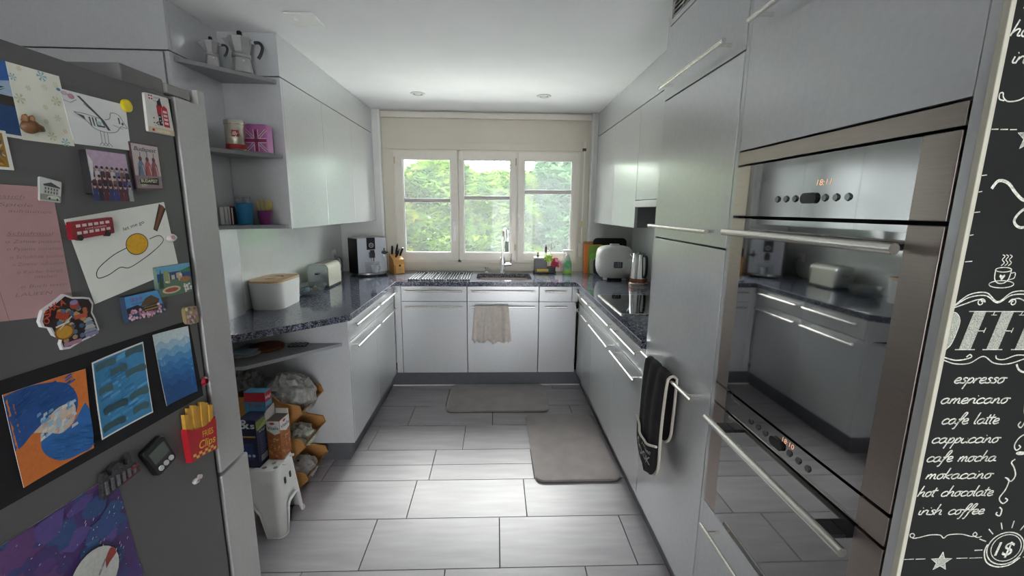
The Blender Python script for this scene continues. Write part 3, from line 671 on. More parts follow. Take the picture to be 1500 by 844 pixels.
vp = t.w('vent_panel', vp_, M['front'], smooth=0)
t.w('vent_recess', FR.box(B(), y0 + 0.03, 1.812, -0.0205, -0.0195, 2.241, 2.34), M['blackmat'], parent=vp, smooth=0)
fb = B(); 
for k in range(6): FR.box(fb, y0 + 0.032, 1.81, -0.016, -0.002, 2.246 + k * 0.016, 2.251 + k * 0.016)
for k in range(7): FR.box(fb, y0 + 0.032 + k * 0.0855, y0 + 0.036 + k * 0.0855, -0.017, -0.001, 2.243, 2.338)
t.w('vent_grille', fb, M['steel'], parent=vp, smooth=0)

t = T('oven_housing', 'grey tall housing holding the two built-in ovens', 'cabinet', (1.0, 0.93, 0))
t.w('side_panel', B().box(0.6855, XR - 0.002, 0.6145, 0.6305, 0.0, 2.355, 0.001), M['front'])
t.w('side_panel', B().box(0.707, XR - 0.002, 1.2175, 1.2325, 0.137, 2.355), M['carcass'], smooth=0)
t.w('back_panel', B().box(1.27, XR - 0.002, 0.632, 1.216, 0.137, 2.355), M['carcass'], smooth=0)
tall_front(t, 'upper_door', 0.632, 1.231, 1.672, 2.355, 1.987, (0.68, 1.178))
tall_front(t, 'bottom_drawer', 0.632, 1.231, 0.137, 0.574, 0.539, (0.70, 1.163))
def oven(label, zc0, zc1, zd0, zd1, clock, trim_top=None, hz=0):
    t = T('built_in_oven', label, 'oven', (0.95, 0.93, zd0))
    a, b_, ga, gb = 0.6335, 1.229, 0.694, 1.164
    top = trim_top or zc1
    t.w('cavity_box', B().box(0.710, 1.25, a + 0.002, 1.2165, zd0 + 0.004, top - 0.004), M['blackmat'], smooth=0)
    if trim_top: t.w('top_trim', FR.box(B(), a, b_, -0.02, 0.001, zc1 + 0.005, trim_top, 0.0015), M['ovensteel'])
    def face(name, z0, z1):
        o = t.w(name, FR.box(B(), ga - 0.0005, gb + 0.0005, -0.02, 0.0015, z0 + 0.0005, z1 - 0.0005), M['ovenglass'], smooth=0, label='black mirror glass')
        t.w('steel_side', FR.box(B(), a, ga, -0.02, 0.002, z0, z1, 0.002), M['ovensteel'], parent=o, label='brushed steel side strip')
        t.w('steel_side', FR.box(B(), gb, b_, -0.02, 0.002, z0, z1, 0.002), M['ovensteel'], parent=o, label='brushed steel side strip')
        return o
    cp = face('control_panel', zc0, zc1)
    zk = zc0 + (0.042 if trim_top else 0.027)
    for yk in (1.036, 1.005, 0.974, 0.884, 0.854, 0.824):
        k = B().cyl(FR.P(yk, 0.001, zk), FR.P(yk, 0.005, zk), 0.0085, 14, .0065); t.w('button', k, mat('button_black', '#0c0c0e', 0.12, coat=1), parent=cp)
    t.w('knob', B().prism(rr2(0.024, 0.0115, 0.0115, 6), lambda u, v, h: (0.684 - h, 0.928 + u, zk + v), 0.006), M['black'], parent=cp)
    art = Art(lambda u, v, h: (0.6835 - h, 0.895 - u, v), 0.0003)
    z_ = zk + (0.026 if trim_top else 0.014)
    art.text(clock, -0.018, z_, 0.013, 0.04, mat('clock_digits', '#f0b48a', 0.5, emit=0.55, var=0.0), shear=0.12, off=-0.012)
    art.text('COMBISTEAM', -0.232, z_ + (0.02 if trim_top else 0.004), 0.004, 0.034, flat('#9aa0a6'))
    art.line([(-0.243, z_ + .004), (-0.243, z_ + .022), (-0.238, z_ + .022), (-0.238, z_ + .004)], 0.0004, flat('#9aa0a6'))
    art.done('clock_display', cp, shift=t.loc)
    dr = face('oven_door', zd0, zd1)
    ha = B().cyl(FR.P(0.668, 0.042, hz), FR.P(1.196, 0.042, hz), 0.0095, 16)
    hd = t.w('handle', ha, M['handle'], parent=dr)
    for yy in (0.73, 1.13):
        t.w('handle_post', FR.box(B(), yy - 0.022, yy + 0.022, 0.0016, 0.036, hz - 0.005, hz + 0.005, 0.002), M['black'], parent=dr)
    return t
oven('upper built-in steam oven with clock reading 18:11', 1.493, 1.627, 0.990, 1.486, '18:11', 1.667, 1.448)
oven('lower built-in oven with clock reading 18:10', 0.926, 0.984, 0.579, 0.920, '18:10', None, 0.884)

# ================================================================== FRIDGE
FX = -0.83
t = T('fridge', 'free-standing dark grey fridge covered with magnets, seen from its side', 'fridge', (-1.2, 0.9, 0))
t.w('body', B().box(-1.56, FX, 0.5, 1.186, 0.012, 1.778, 0.004), M['fridge'])
t.w('upper_door', B().box(-1.56, FX + 0.0, 1.206, 1.329, 0.706, 1.784, 0.006), M['fridgedoor'])
t.w('door_skin', B().box(-1.56, FX - 0.001, 1.298, 1.3275, 1.775, 1.822, 0.003), M['fridgedoor'])
t.w('freezer_drawer', B().box(-1.56, FX + 0.0, 1.206, 1.345, 0.03, 0.697, 0.006), M['fridgedoor'])
t.w('gasket', B().box(-1.55, FX - 0.012, 1.185, 1.207, 0.04, 1.775), M['blackmat'], smooth=0)
t.w('hinge_cover', B().box(-1.54, FX - 0.012, 1.062, 1.19, 1.777, 1.82, 0.006), mat('hinge_cover_grey', '#6d6d6b', 0.5))
h = t.w('hinge', B().box(-0.93, FX - 0.006, 1.19, 1.275, 1.7865, 1.812, 0.004), mat('hinge_grey', '#8b8a85', 0.5))
t.w('hinge_pin', B().cyl((-0.845, 1.235, 1.775), (-0.845, 1.235, 1.79), 0.006, 10), M['chrome'], parent=h)
for yy in (0.56, 1.12): t.w('foot', B().cyl((-0.88, yy, 0.0), (-0.88, yy, 0.02), 0.02, 12), M['black'])

# things held on the fridge side --------------------------------------
def sheet(name, q, label, cat, m, th=0.0006, gap=0.0004, curl=0.0, art=None, group='papers on the fridge', edge=0.0):
    """a thin paper on the fridge side; curl lifts its corners"""
    f0 = onquad(q, FX + gap)
    def f(u, v, h):
        p = f0(u, v, h)
        c = curl * ((abs(u - 0.5) * 2) ** 3) * 0.6 + curl * ((1 - v) ** 3) * 0.5
        return (p[0] + c, p[1], p[2])
    c0 = [sum(p[i] for p in q) / 4 for i in (0, 1)]
    t = T(name, label, cat, (FX, c0[0], min(p[1] for p in q)), group=group)
    b = B(); nu = nv = 8 if curl else 1
    b.grid(lambda u, v: f(u, v, th), nu, nv)
    b.grid(lambda u, v: f(u, v, 0), nu, nv)
    # side walls
    for (fu) in (lambda s: (s, 0), lambda s: (1, s), lambda s: (1 - s, 1), lambda s: (0, 1 - s)):
        b.ring([[f(*fu(i / nu), 0) for i in range(nu + 1)], [f(*fu(i / nu), th) for i in range(nu + 1)]], closed=False)
    bmesh.ops.remove_doubles(b.bm, verts=b.bm.verts, dist=1e-6)
    t.w('sheet', b, m, smooth=30)
    if art:
        a = Art(f, th + 0.0003, 0.12 if curl else 0); art(a); a.done('print', t.o, shift=t.loc)
    return t
def magnet(name, q, label, th, m, art=None, bev=0.0, cat='magnet', plate='plate'):
    f = onquad(q, FX + 0.0004)
    c0 = [sum(p[i] for p in q) / 4 for i in (0, 1)]
    t = T(name, label, cat, (FX, c0[0], min(p[1] for p in q)), group='fridge magnets')
    b = B(); P = []
    r = bev
    for (cu, cv, a0) in ((1, 1, 0), (0, 1, 1), (0, 0, 2), (1, 0, 3)):
        if r == 0: P.append((cu, cv)); continue
        for i in range(4):
            an = math.pi / 2 * (a0 + i / 3); P.append((cu + (r if cu == 0 else -r) + r * math.cos(an), cv + (r if cv == 0 else -r) + r * math.sin(an)))
    b.ring([[f(u, v, 0) for u, v in P], [f(u, v, th) for u, v in P]])
    t.w(plate, b, m, smooth=30)
    if art:
        a = Art(f, th + 0.0003); art(a); a.done('print', t.o, shift=t.loc)
    return t
rnd = random.Random(3)
# landscape card, flowered paper, bird drawing, gold card
def a_mount(a):
    a.rect(0, .62, 1, 1, '#2f5f9e'); a.poly([(0, .68), (.3, .74), (.6, .7), (1, .76), (1, .55), (0, .55)], '#9fb2c8')
    for k in range(10): a.poly([(rnd.random() * .8, .52 + rnd.random() * .14), (rnd.random() * .3 + .6, .56 + rnd.random() * .1), (.5, .5 + rnd.random() * .08)], rnd.choice(['#2b2a2c', '#b8bcc4', '#4b4a4a']))
    a.rect(0, .40, 1, .55, '#3a352f'); a.rect(0, .04, 1, .42, '#274873')
sheet('postcard', [(.735, 1.742), (.811, 1.742), (.814, 1.617), (.738, 1.618)], 'postcard of a blue mountain lake at the upper left of the fridge', 'postcard', M['paper'], art=a_mount)
def a_flow(a):
    def fl_(x, y, r, c, n=6):
        for k in range(n): a.poly([(x, y), (x + r * math.cos(k * 6.28 / n - .25), y + r * .7 * math.sin(k * 6.28 / n - .25)), (x + r * math.cos(k * 6.28 / n + .25), y + r * .7 * math.sin(k * 6.28 / n + .25))], c)
    for x, y, r, c in ((.06, .82, .07, '#8fb6bd'), (.62, .93, .1, '#8fb6bd'), (.82, .04, .09, '#8fb6bd'), (.1, .55, .1, '#bfc6a2'), (.3, .72, .05, '#c8b7a0'), (.2, .95, .05, '#d8b8a8'), (.62, .78, .06, '#c9cfae'), (.8, .62, .1, '#c4cba6'), (.55, .5, .05, '#c8bfa0'), (.75, .38, .07, '#c9cfae'), (.5, .3, .05, '#c8bfa0'), (.55, .1, .09, '#bfc6a2'), (.85, .2, .05, '#d8b8a8'), (.25, .1, .05, '#c4cba6'), (.85, .85, .06, '#c9cfae')): fl_(x, y, r, c)
sheet('flowered_paper', [(.81, 1.742), (.900, 1.744), (.908, 1.618), (.814, 1.616)], 'cream paper printed with faint flowers, held at upper left', 'paper', mat('cream_paper', '#e3e3d4', 0.8, 0, 0.02), gap=0.0014, art=a_flow)
def a_bird(a):
    g, k = flat('#8f9398'), flat('#4c4d52')
    body = [(.12, .62), (.3, .62), (.55, .58), (.68, .62), (.72, .75), (.85, .74), (.92, .6), (.98, .48), (.88, .5), (.84, .46), (.76, .36), (.6, .32), (.4, .36), (.28, .5), (.12, .62)]
    a.line(catmull(body, 4), .008, g)
    a.poly([(.2, .95), (.27, .97), (.62, .55), (.72, .38), (.62, .36), (.5, .6)], '#d9dcdc'); a.poly([(.22, .94), (.26, .95), (.58, .56), (.67, .37), (.62, .37), (.53, .56)], k)
    a.line([(.3, .82), (.52, .6), (.58, .42)], .006, k)
    for x in (.33, .38, .43): a.poly([(x, .58), (x + .025, .58), (x + .035, .4), (x + .015, .42)], k)
    a.poly([(.44, .52), (.54, .52), (.52, .44), (.46, .44)], '#a9c3c6'); a.rect(.46, .41, .58, .44, k)
    a.poly([(.16, .6), (.26, .58), (.28, .5)], k)
    a.line([(.84, .68), (.85, .55)], .012, k); a.disc(.9, .56, .02, .03, k); a.line([(.72, .5), (.9, .45)], .006, g)
    for x in (.48, .54, .6): a.line([(x, .33), (x - .01, .1)], .006, g); a.line([(x - .01, .1), (x - .06, .03)], .006, g); a.line([(x - .01, .1), (x + .05, .03)], .006, g)
    a.disc(.04, .93, .05, .04, '#c9b1bd'); a.disc(.13, .9, .05, .05, '#b9899a'); a.line([(.0, .8), (.1, .78), (.2, .86)], .006, g); a.disc(-.03, .97, .03, .03, '#5e8fae')
sheet('bird_drawing', [(.897, 1.722), (1.044, 1.725), (1.041, 1.627), (.908, 1.623)], 'pencil drawing of a bird on white paper', 'drawing', mat('drawing_paper', '#dfe1de', 0.8, 0, 0.02), gap=0.0008, curl=0.0015, art=a_bird)
def a_gold(a):
    for k in range(26): a.poly([(rnd.random(), rnd.random()) for _ in range(3)], rnd.choice(['#a97f2b', '#d0a94a', '#4f3d22', '#c9b98a', '#705a2c', '#8a5a2a']))
sheet('gold_postcard', [(.722, 1.627), (.788, 1.626), (.790, 1.562), (.724, 1.561)], 'small white-edged autumn-coloured card at the left picture edge', 'postcard', M['paper'], gap=0.0022, art=lambda a: [a.poly([(.06, .07), (.9, .07), (.9, .93), (.06, .93)], '#9c772d'), [a.poly([(.08 + .8 * rnd.random(), .1 + .8 * rnd.random()) for _ in range(3)], rnd.choice(['#c99b3a', '#4f3d22', '#cdbf95', '#705a2c', '#8a5a2a', '#55616b'])) for k in range(26)]])
t = T('round_magnet', 'round yellow magnet at the corner of the bird drawing', 'magnet', (FX, 1.044, 1.71), group='fridge magnets')
t.p('disc', B().ring([[(h, r * math.cos(k * .3142), .0135 + r * math.sin(k * .3142)) for k in range(20)] for h, r in ((.0018, .0135), (.007, .0135), (.009, .011))]), mat('yellow_plastic', '#d8c423', 0.4))
# small brown animal head
t = T('animal_magnet', 'small brown ceramic animal-head magnet over the flowered paper', 'magnet', (FX + .003, .822, 1.626), group='fridge magnets')
b = B()
b.ring([[(.001 + .016 * s_ , cy_ + .014 * r_ * math.cos(k * .45), cz_ + .012 * r_ * math.sin(k * .45)) for k in range(14)] for s_, r_, cy_, cz_ in ((0, .8, 0, .012), (.3, 1, 0, .013), (.7, .85, .002, .014), (1, .4, .004, .013))])
b.tube([(.01, .006, .014), (.012, .014, .012), (.012, .019, .009)], [.008, .006, .002], 8)
t.p('head', b, mat('brown_ceramic', '#6b4a2f', 0.4, 0, 0.3))
b = B()
for y_ in (-.008, .003): b.tube([(.008, y_, .021), (.01, y_, .03), (.01, y_ + .002, .033)], [.005, .004, .001], 7)
t.p('ears', b, mat('brown_ceramic_light', '#8a6544', 0.4, 0, 0.3))
# souvenir tiles
def a_london(a):
    a.rect(.14, .86, .3, .97, '#a3202c'); a.line([(.14, .915), (.3, .915)], .012, '#e8e6e2'); a.line([(.22, .86), (.22, .97)], .012, '#e8e6e2')
    a.text('LONDON', .33, .9, .06, .3, flat('#3b4f8a')); a.text('ENGLAND', .33, .82, .045, .28, flat('#3b4f8a'))
    a.poly([(.42, .5), (.6, .5), (.62, .75), (.5, .8), (.42, .72)], '#a61f2b'); a.disc(.52, .8, .06, .07, '#2a2226'); a.poly([(.5, .84), (.6, .95), (.66, .7), (.6, .7)], '#22222a')
    a.rect(.44, .22, .58, .5, '#2a2427'); a.poly([(.62, .2), (.86, .2), (.86, .7), (.74, .76), (.62, .7)], '#b3202c')
    for k in range(4): a.rect(.66, .27 + k * .1, .82, .33 + k * .1, '#dfc8c4')
    for k in range(18): x, y_ = .2 + .45 * rnd.random(), .15 + .35 * rnd.random(); a.rect(x, y_, x + .05, y_ + .03, rnd.choice(['#b9b4ae', '#7a3a3c', '#3a3334', '#d8d2c6']))
    a.rect(.0, .0, 1, .14, '#cdbfa0'); a.disc(.18, .07, .05, .035, '#b3202c'); a.text('LONDON', .3, .04, .06, .5, flat('#eee6d0'))
magnet('souvenir_magnet', [(1.098, 1.766), (1.172, 1.77), (1.180, 1.680), (1.095, 1.678)], 'white souvenir tile magnet with a red guard, top right of the fridge', .006, mat('tile_white', '#d8d6cf', 0.25), a_london, .04)
def a_group(a):
    a.rect(0, .6, 1, 1, '#b9a3b6'); a.rect(0, 0, 1, .62, '#8d8596')
    cols = ['#3a3f78', '#5a3038', '#6a6f8c', '#c9c2c0', '#48313c', '#7a5a52', '#39406a', '#9aa19a', '#2e2a3a']
    for r_ in range(3):
        for k in range(8):
            x = .06 + k * .125 + .02 * (r_ % 2); y_ = .52 - r_ * .2
            a.poly([(x - .06, y_ - .26), (x + .06, y_ - .26), (x + .055, y_), (x, y_ + .04), (x - .055, y_)], rnd.choice(cols)); a.disc(x, y_ + .07, .035, .05, '#c9a795', 10); a.disc(x, y_ + .105, .04, .035, rnd.choice(['#2a2226', '#4a352c', '#3b2b2a']), 8)
    a.poly([(0, .9), (.0, .3), (.06, .35), (.1, .75)], '#dcdcd8')
magnet('photo_magnet', [(.916, 1.614), (1.009, 1.615), (1.013, 1.526), (.916, 1.526)], 'thick square magnet with a class photo of many people', .014, mat('magnet_dark_edge', '#2f2e30', 0.5), a_group, .05)
def a_buda(a):
    a.rect(.03, .03, .97, .97, '#bfb3b0'); a.rect(.03, .03, .97, .3, '#8b7a80')
    a.text('Budapest', .1, .83, .09, .8, flat('#3b4258'), shear=.35, off=.01)
    for x, c in ((.28, '#6b7f94'), (.52, '#a85a58'), (.75, '#93545a')):
        a.poly([(x - .14, .3), (x + .14, .3), (x + .1, .55), (x, .68), (x - .1, .55)], c); a.disc(x, .66, .06, .05, '#6a4a4a'); a.line([(x, .7), (x + .02, .8)], .012, '#4b5568')
        a.line([(x - .1, .3), (x - .05, .5)], .015, '#5b4348'); a.line([(x + .1, .3), (x + .05, .52)], .015, '#caa9a4')
    a.poly([(.16, .22), (.84, .26), (.84, .1), (.16, .12)], '#2c2a2c'); a.text('BUDAPEST', .2, .155, .07, .6, flat('#d8d8a8'), off=.015); a.text('CITY', .2, .07, .05, .2, flat('#d8d8a8'), off=.01)
magnet('souvenir_magnet', [(1.036, 1.647), (1.119, 1.648), (1.119, 1.544), (1.037, 1.541)], 'souvenir magnet lettered Budapest with horse riders', .005, mat('magnet_purple', '#5e4348', 0.35), a_buda, .02)
def a_house(a):
    a.rect(.03, .03, .97, .97, '#c9ccc8'); a.poly([(.14, .72), (.5, .86), (.95, .7), (.9, .62), (.16, .66)], '#4a4a4a'); a.rect(.16, .3, .9, .66, '#b5b6b0')
    for r_ in range(2):
        for k in range(5): a.rect(.22 + k * .135, .36 + r_ * .15, .28 + k * .135, .46 + r_ * .15, '#4e5352')
    a.rect(.0, .05, 1, .3, '#8d9184'); a.poly([(.3, .14), (.95, .12), (.9, .24), (.7, .3), (.4, .26)], '#c2cdb8'); a.disc(.44, .14, .05, .05, '#2e2e2c'); a.disc(.82, .13, .05, .05, '#2e2e2c')
magnet('house_magnet', [(.829, 1.555), (.867, 1.547), (.858, 1.508), (.821, 1.512)], 'small magnet picturing a grey house with a car in front', .004, mat('tile_grey', '#bfc0bb', 0.4), a_house, .06)
# pink handwritten list
def a_pink(a):
    k = flat('#7f6468'); l2 = flat('#98797c')
    a.line([(.37, .93), (.49, .0)], .002, k); a.line([(.0, .80), (.42, .80)], .002, l2)
    L = [('Besuch', .50, .905, .26), ('Spiele', .56, .845, .25), ('aufräumen', .62, .80, .33), ('Schlafritual', .58, .635, .36), ('o Zähne putzen', .56, .575, .42), ('o Pyjama anziehen', .56, .52, .43), ('o Schulthek suchen', .57, .46, .42), ('o Zimmer aufräumen', .58, .405, .40), ('o Kinder bereit', .60, .345, .36), ('machen', .72, .305, .18), ('o Buch lesen', .61, .235, .36), ('LAUFEN', .56, .175, .28), ('Aufgabe', .05, .86, .28), ('lüften', .15, .60, .2), ('leeren', .12, .42, .2), ('Papier', .1, .51, .22), ('Post', .16, .18, .2), ('leeren', .12, .10, .22)]
    for s_, u, v, wd in L: a.text(s_, u, v, .026, wd, k, shear=.25, off=-.012)
    a.line([(.50, .898), (.74, .898)], .0015, k); a.line([(.57, .628), (.92, .628)], .0015, k)
    bx = [(.2, .66), (.2, .7), (.34, .715), (.34, .67), (.2, .66)]; a.line(bx, .002, k); a.line([(.2, .7), (.26, .725), (.38, .73), (.34, .715)], .002, k); a.line([(.38, .73), (.38, .69), (.34, .67)], .002, k)
    bn = [(.27, .36), (.29, .27), (.37, .27), (.38, .36), (.27, .36)]; a.line(bn, .002, k); a.line([(.24, .375), (.42, .37)], .003, k); a.line([(.37, .4), (.4, .42), (.39, .29)], .002, k); a.disc(.375, .275, .012, .01, k)
sheet('shopping_note', [(.640, 1.540), (.850, 1.536), (.852, 1.294), (.628, 1.324)], 'pink sheet with a handwritten two-column list', 'note', mat('pink_paper', '#b48f90', 0.85, 0, 0.03), gap=0.0005, art=a_pink)
# white drawing paper with chopsticks and a fried egg
def a_egg(a):
    k = flat('#26231e'); au = .8
    wht = [(.45, .52), (.3, .48), (.13, .38), (.1, .28), (.2, .27), (.33, .31), (.42, .27), (.6, .32), (.78, .40), (.88, .48), (.84, .56), (.72, .55)]
    a.line(catmull(wht, 6), .005, k, au)
    a.disc(.57, .53, .125, .14, k, 24); a.disc(.57, .53, .118, .131, '#d9a521', 24)
    a.poly([(.93, .99), (1.0, .90), (.83, .62), (.79, .66)], '#4a2f22'); a.poly([(.955, .97), (.985, .93), (.825, .645), (.805, .665)], '#7a4c34')
    a.text('let me go', .47, .735, .045, .24, k, shear=.1, rot=.16)
sheet('drawing_sheet', [(.862, 1.477), (1.120, 1.514), (1.141, 1.343), (.895, 1.303)], 'large white sheet with a drawn egg and chopsticks lettered let me go', 'drawing', mat('white_card', '#e2e4da', 0.7, 0, 0.02), gap=0.001, art=a_egg)
def a_bus(a):
    r_ = '#8c1f2b'
    for k in range(6): a.rect(.1 + k * .14, .66, .2 + k * .14, .82, '#d8c6c4')
    for k in range(6): a.rect(.1 + k * .14, .26, .2 + k * .14, .42, '#d8c6c4')
    a.text('I LOVE LONDON', .3, .48, .09, .5, flat('#e6d4d2'))
t = magnet('bus_magnet', [(.864, 1.472), (.957, 1.480), (.957, 1.446), (.864, 1.437)], 'red double-decker bus magnet on the white drawing sheet', .010, mat('bus_red', '#871b27', 0.35), a_bus, .05, plate='bus_body')
for y_ in (.878, .940): t.w('wheel', B().cyl((FX + .004, y_, 1.440 + (y_ - .864) * .08), (FX + .012, y_, 1.440 + (y_ - .864) * .08), .006, 12), M['black'])
t = T('charm_magnet', 'tiny white and pink charm magnet on the edge of the white sheet', 'magnet', (FX, 1.122, 1.415), group='fridge magnets')
t.p('body', B().ring([[(h, .018 * r_ * math.cos(k * .45), .010 + .010 * r_ * math.sin(k * .45)) for k in range(14)] for h, r_ in ((.002, .8), (.007, 1), (.012, .7), (.014, .3))]), mat('charm_white', '#d8d4d0', 0.4))
t.p('flower', B().ring([[(h, -.004 + .006 * math.cos(k * .7), .011 + .005 * math.sin(k * .7)) for k in range(9)] for h in (.012, .0155)]), mat('charm_pink', '#c08a94', 0.5))
def a_scen(a):
    a.rect(0, .74, 1, 1, '#6aa6c4'); a.rect(0, .5, 1, .78, '#2e4f80'); a.poly([(.55, .74), (1, .88), (1, .7)], '#3f7a5a'); a.rect(0, 0, 1, .52, '#5d7a63')
    for k in range(9):
        x = .12 + .5 * rnd.random(); y_ = .4 + .15 * rnd.random(); a.rect(x, y_, x + .1, y_ + .12 + .15 * rnd.random(), rnd.choice(['#b9b59a', '#d6d2ba', '#8f8f7c', '#c2a98a']))
    a.rect(.18, .5, .32, .85, '#8fa06a'); a.poly([(.02, .3), (.1, .95), (.16, .3)], '#35553f'); a.disc(.36, .2, .27, .12, '#c9b694', 20); a.disc(.36, .2, .2, .07, '#a5543f', 20)
    a.disc(.8, .48, .17, .09, '#a8714a'); 
    for k in range(26): x, y_ = .72 + .26 * rnd.random(), .05 + .25 * rnd.random(); a.disc(x, y_, .03, .035, '#d9d6cf', 8)
magnet('scenic_magnet', [(1.055, 1.357), (1.169, 1.356), (1.169, 1.278), (1.054, 1.282)], 'relief magnet of a seaside town with white blossom', .009, mat('magnet_green', '#6c8577', 0.4), a_scen, .03)
def a_kyo(a):
    a.rect(0, .4, 1, 1, '#4f93c9'); a.poly([(0, .55), (.3, .6), (.5, .4), (0, .35)], '#2c2430')
    a.poly([(.36, .5), (.55, .78), (.75, .86), (.95, .62), (.9, .5)], '#5d4a33'); a.poly([(.42, .2), (.9, .25), (.9, .52), (.42, .48)], '#3f3428'); a.rect(.45, .28, .85, .33, '#a58a4e'); a.rect(.45, .4, .85, .44, '#86703f')
    for k in range(60):
        x = rnd.random(); y_ = (.04 + .4 * rnd.random()) * (1 if x < .4 or x > .8 else .45); a.disc(x * .94 + .03, y_, .035, .06, rnd.choice(['#c58aa4', '#dca9bd', '#a9627f', '#e6c6d0']), 7)
    a.text('清水寺', .12, .76, .13, .36, flat('#8a4a80')); a.text('KYOTO JAPAN', .14, .63, .07, .34, flat('#3a3a5c'))
magnet('temple_magnet', [(.954, 1.305), (1.048, 1.304), (1.065, 1.246), (.956, 1.246)], 'temple souvenir magnet with pink blossom and blue sky', .011, mat('magnet_blue', '#33465c', 0.4), a_kyo, .04)
def a_flo(a):
    for k in range(26): a.disc(.1 + .8 * rnd.random(), .1 + .8 * rnd.random(), .11, .1, rnd.choice(['#c9bc96', '#d8cfae', '#a5778a', '#7e5a78', '#8a7a58', '#c08f96']), 8)
magnet('blossom_magnet', [(1.130, 1.241), (1.179, 1.236), (1.180, 1.188), (1.132, 1.193)], 'small beige blossom-pattern magnet above the blue gradient painting', .009, mat('magnet_beige', '#9a8a64', 0.5), a_flo, .2)
# die-cut city magnet
def a_osaka_pts(s=1.0):
    P = [(.0, .62), (.08, .8), (.3, .9), (.47, 1.0), (.6, .92), (.8, .88), (.92, .84), (.97, .72), (.92, .55), (.96, .42), (1.0, .18), (.9, .1), (.62, .06), (.4, .0), (.28, .02), (.26, .14), (.3, .22), (.18, .32), (.14, .46), (.02, .52)]
    return [(.5 + (u - .5) * s, .5 + (v - .5) * s) for u, v in P]
qO = [(.779, 1.337), (.889, 1.337), (.889, 1.231), (.779, 1.231)]
fO = onquad(qO, FX + .0012)
t = T('die_cut_magnet', 'die-cut city souvenir magnet lettered OSAKA, on the pink sheet', 'magnet', (FX, .834, 1.231), group='fridge magnets')
P = a_osaka_pts(); t.w('plate', B().ring([[fO(u, v, 0) for u, v in P], [fO(u, v, .006) for u, v in P]]), mat('magnet_white', '#d3d2d2', 0.4))
a = Art(fO, .0064); a.poly(a_osaka_pts(.92), '#2b1d1c')
for k in range(40):
    u, v = .25 + .6 * rnd.random(), .12 + .6 * rnd.random(); a.disc(u, v, .05, .045, rnd.choice(['#b78a4a', '#4f6f8e', '#7d9a86', '#9c5f3a', '#c2a070', '#3f5f84', '#a88f6a']), 8)
for c, u_, v_, ro in (('O', .055, .555, .5), ('S', .085, .665, .45), ('A', .15, .745, .4), ('K', .24, .79, .3), ('A', .345, .82, .2)): a.text(c, u_ + .02, v_ - .02, .11, .10, flat('#c24a30'), off=.02, rot=ro)
a.disc(.35, .33, .17, .14, '#8a5a24', 20); a.disc(.35, .33, .14, .11, '#c4932f', 20); a.poly(catmull([(.24, .62), (.3, .72), (.42, .66), (.5, .7), (.47, .58), (.36, .54)], 4), '#a33a24')
a.line([(.22, .45), (.46, .5)], .014, '#e0d8c6'); a.line([(.28, .4), (.52, .58)], .012, '#d8c9b0')
a.disc(.6, .77, .085, .075, '#a8402c', 16); a.disc(.6, .82, .075, .045, '#8a7fae', 14)
for k in range(4): a.poly([(.68 + .02 * k, .2 + .07 * k), (.95 - .02 * k, .2 + .07 * k), (.9 - .02 * k, .27 + .07 * k), (.73 + .02 * k, .27 + .07 * k)], ['#8f97a6', '#b3b4a8', '#7e8ea4', '#a9b0b8'][k])
a.rect(.7, .12, .96, .19, '#8c86a8'); a.rect(.56, .5, .8, .58, '#b8543a'); a.rect(.3, .06, .62, .13, '#b07f9a')
a.done('print', t.o, shift=t.loc)
# black card with three paintings
sheet('black_card', [(.600, 1.217), (1.152, 1.201), (1.171, .976), (.560, 1.005)], 'long strip of black card behind the three small paintings', 'card', mat('black_card', '#17171a', 0.85, 0, 0.1), art=None)
def a_orange(a):
    a.rect(0, 0, 1, 1, '#cf7434'); a.poly(catmull([(0, .98), (.3, 1.0), (.62, .95), (.78, .86), (.86, .68), (.8, .5), (.6, .42), (.42, .55), (.25, .5), (.1, .42), (0, .4)], 4), '#23508e')
    a.poly(catmull([(.95, .6), (.7, .38), (.5, .5), (.32, .38), (.35, .2), (.55, .05), (.8, .02), (1, .06), (1, .5)], 4), '#2b66a6')
    a.poly(catmull([(.25, .5), (.42, .58), (.6, .66), (.8, .64), (.78, .45), (.6, .36), (.45, .42)], 4), '#cdbcaa')
    for k in range(46):
        u, v = .3 + .45 * rnd.random(), .36 + .28 * rnd.random(); w_ = .05 + .05 * rnd.random(); a.poly([(u, v), (u + w_, v + .02), (u + w_ * .9, v + .05), (u + .01, v + .04)], rnd.choice(['#d8d2c8', '#c9a68c', '#9dbdd0', '#b9c9cf', '#6f9fc4']))
    for k in range(40):
        u, v = .05 + .7 * rnd.random(), .7 + .26 * rnd.random(); a.poly([(u, v), (u + .1, v + .03), (u + .09, v + .05), (u + .01, v + .02)], rnd.choice(['#1f467f', '#2c5c9c', '#285292']))
        u, v = .4 + .5 * rnd.random(), .06 + .25 * rnd.random(); a.poly([(u, v), (u + .1, v - .03), (u + .1, v - .01), (u + .01, v + .02)], rnd.choice(['#23558f', '#3272b2', '#2a63a0']))
sheet('orange_painting', [(.703, 1.19), (.849, 1.18), (.835, 1.014), (.703, 1.017)], 'orange and blue swirl painting, leftmost on the black card', 'painting', M['paper'], gap=0.0012, curl=0.004, art=a_orange)
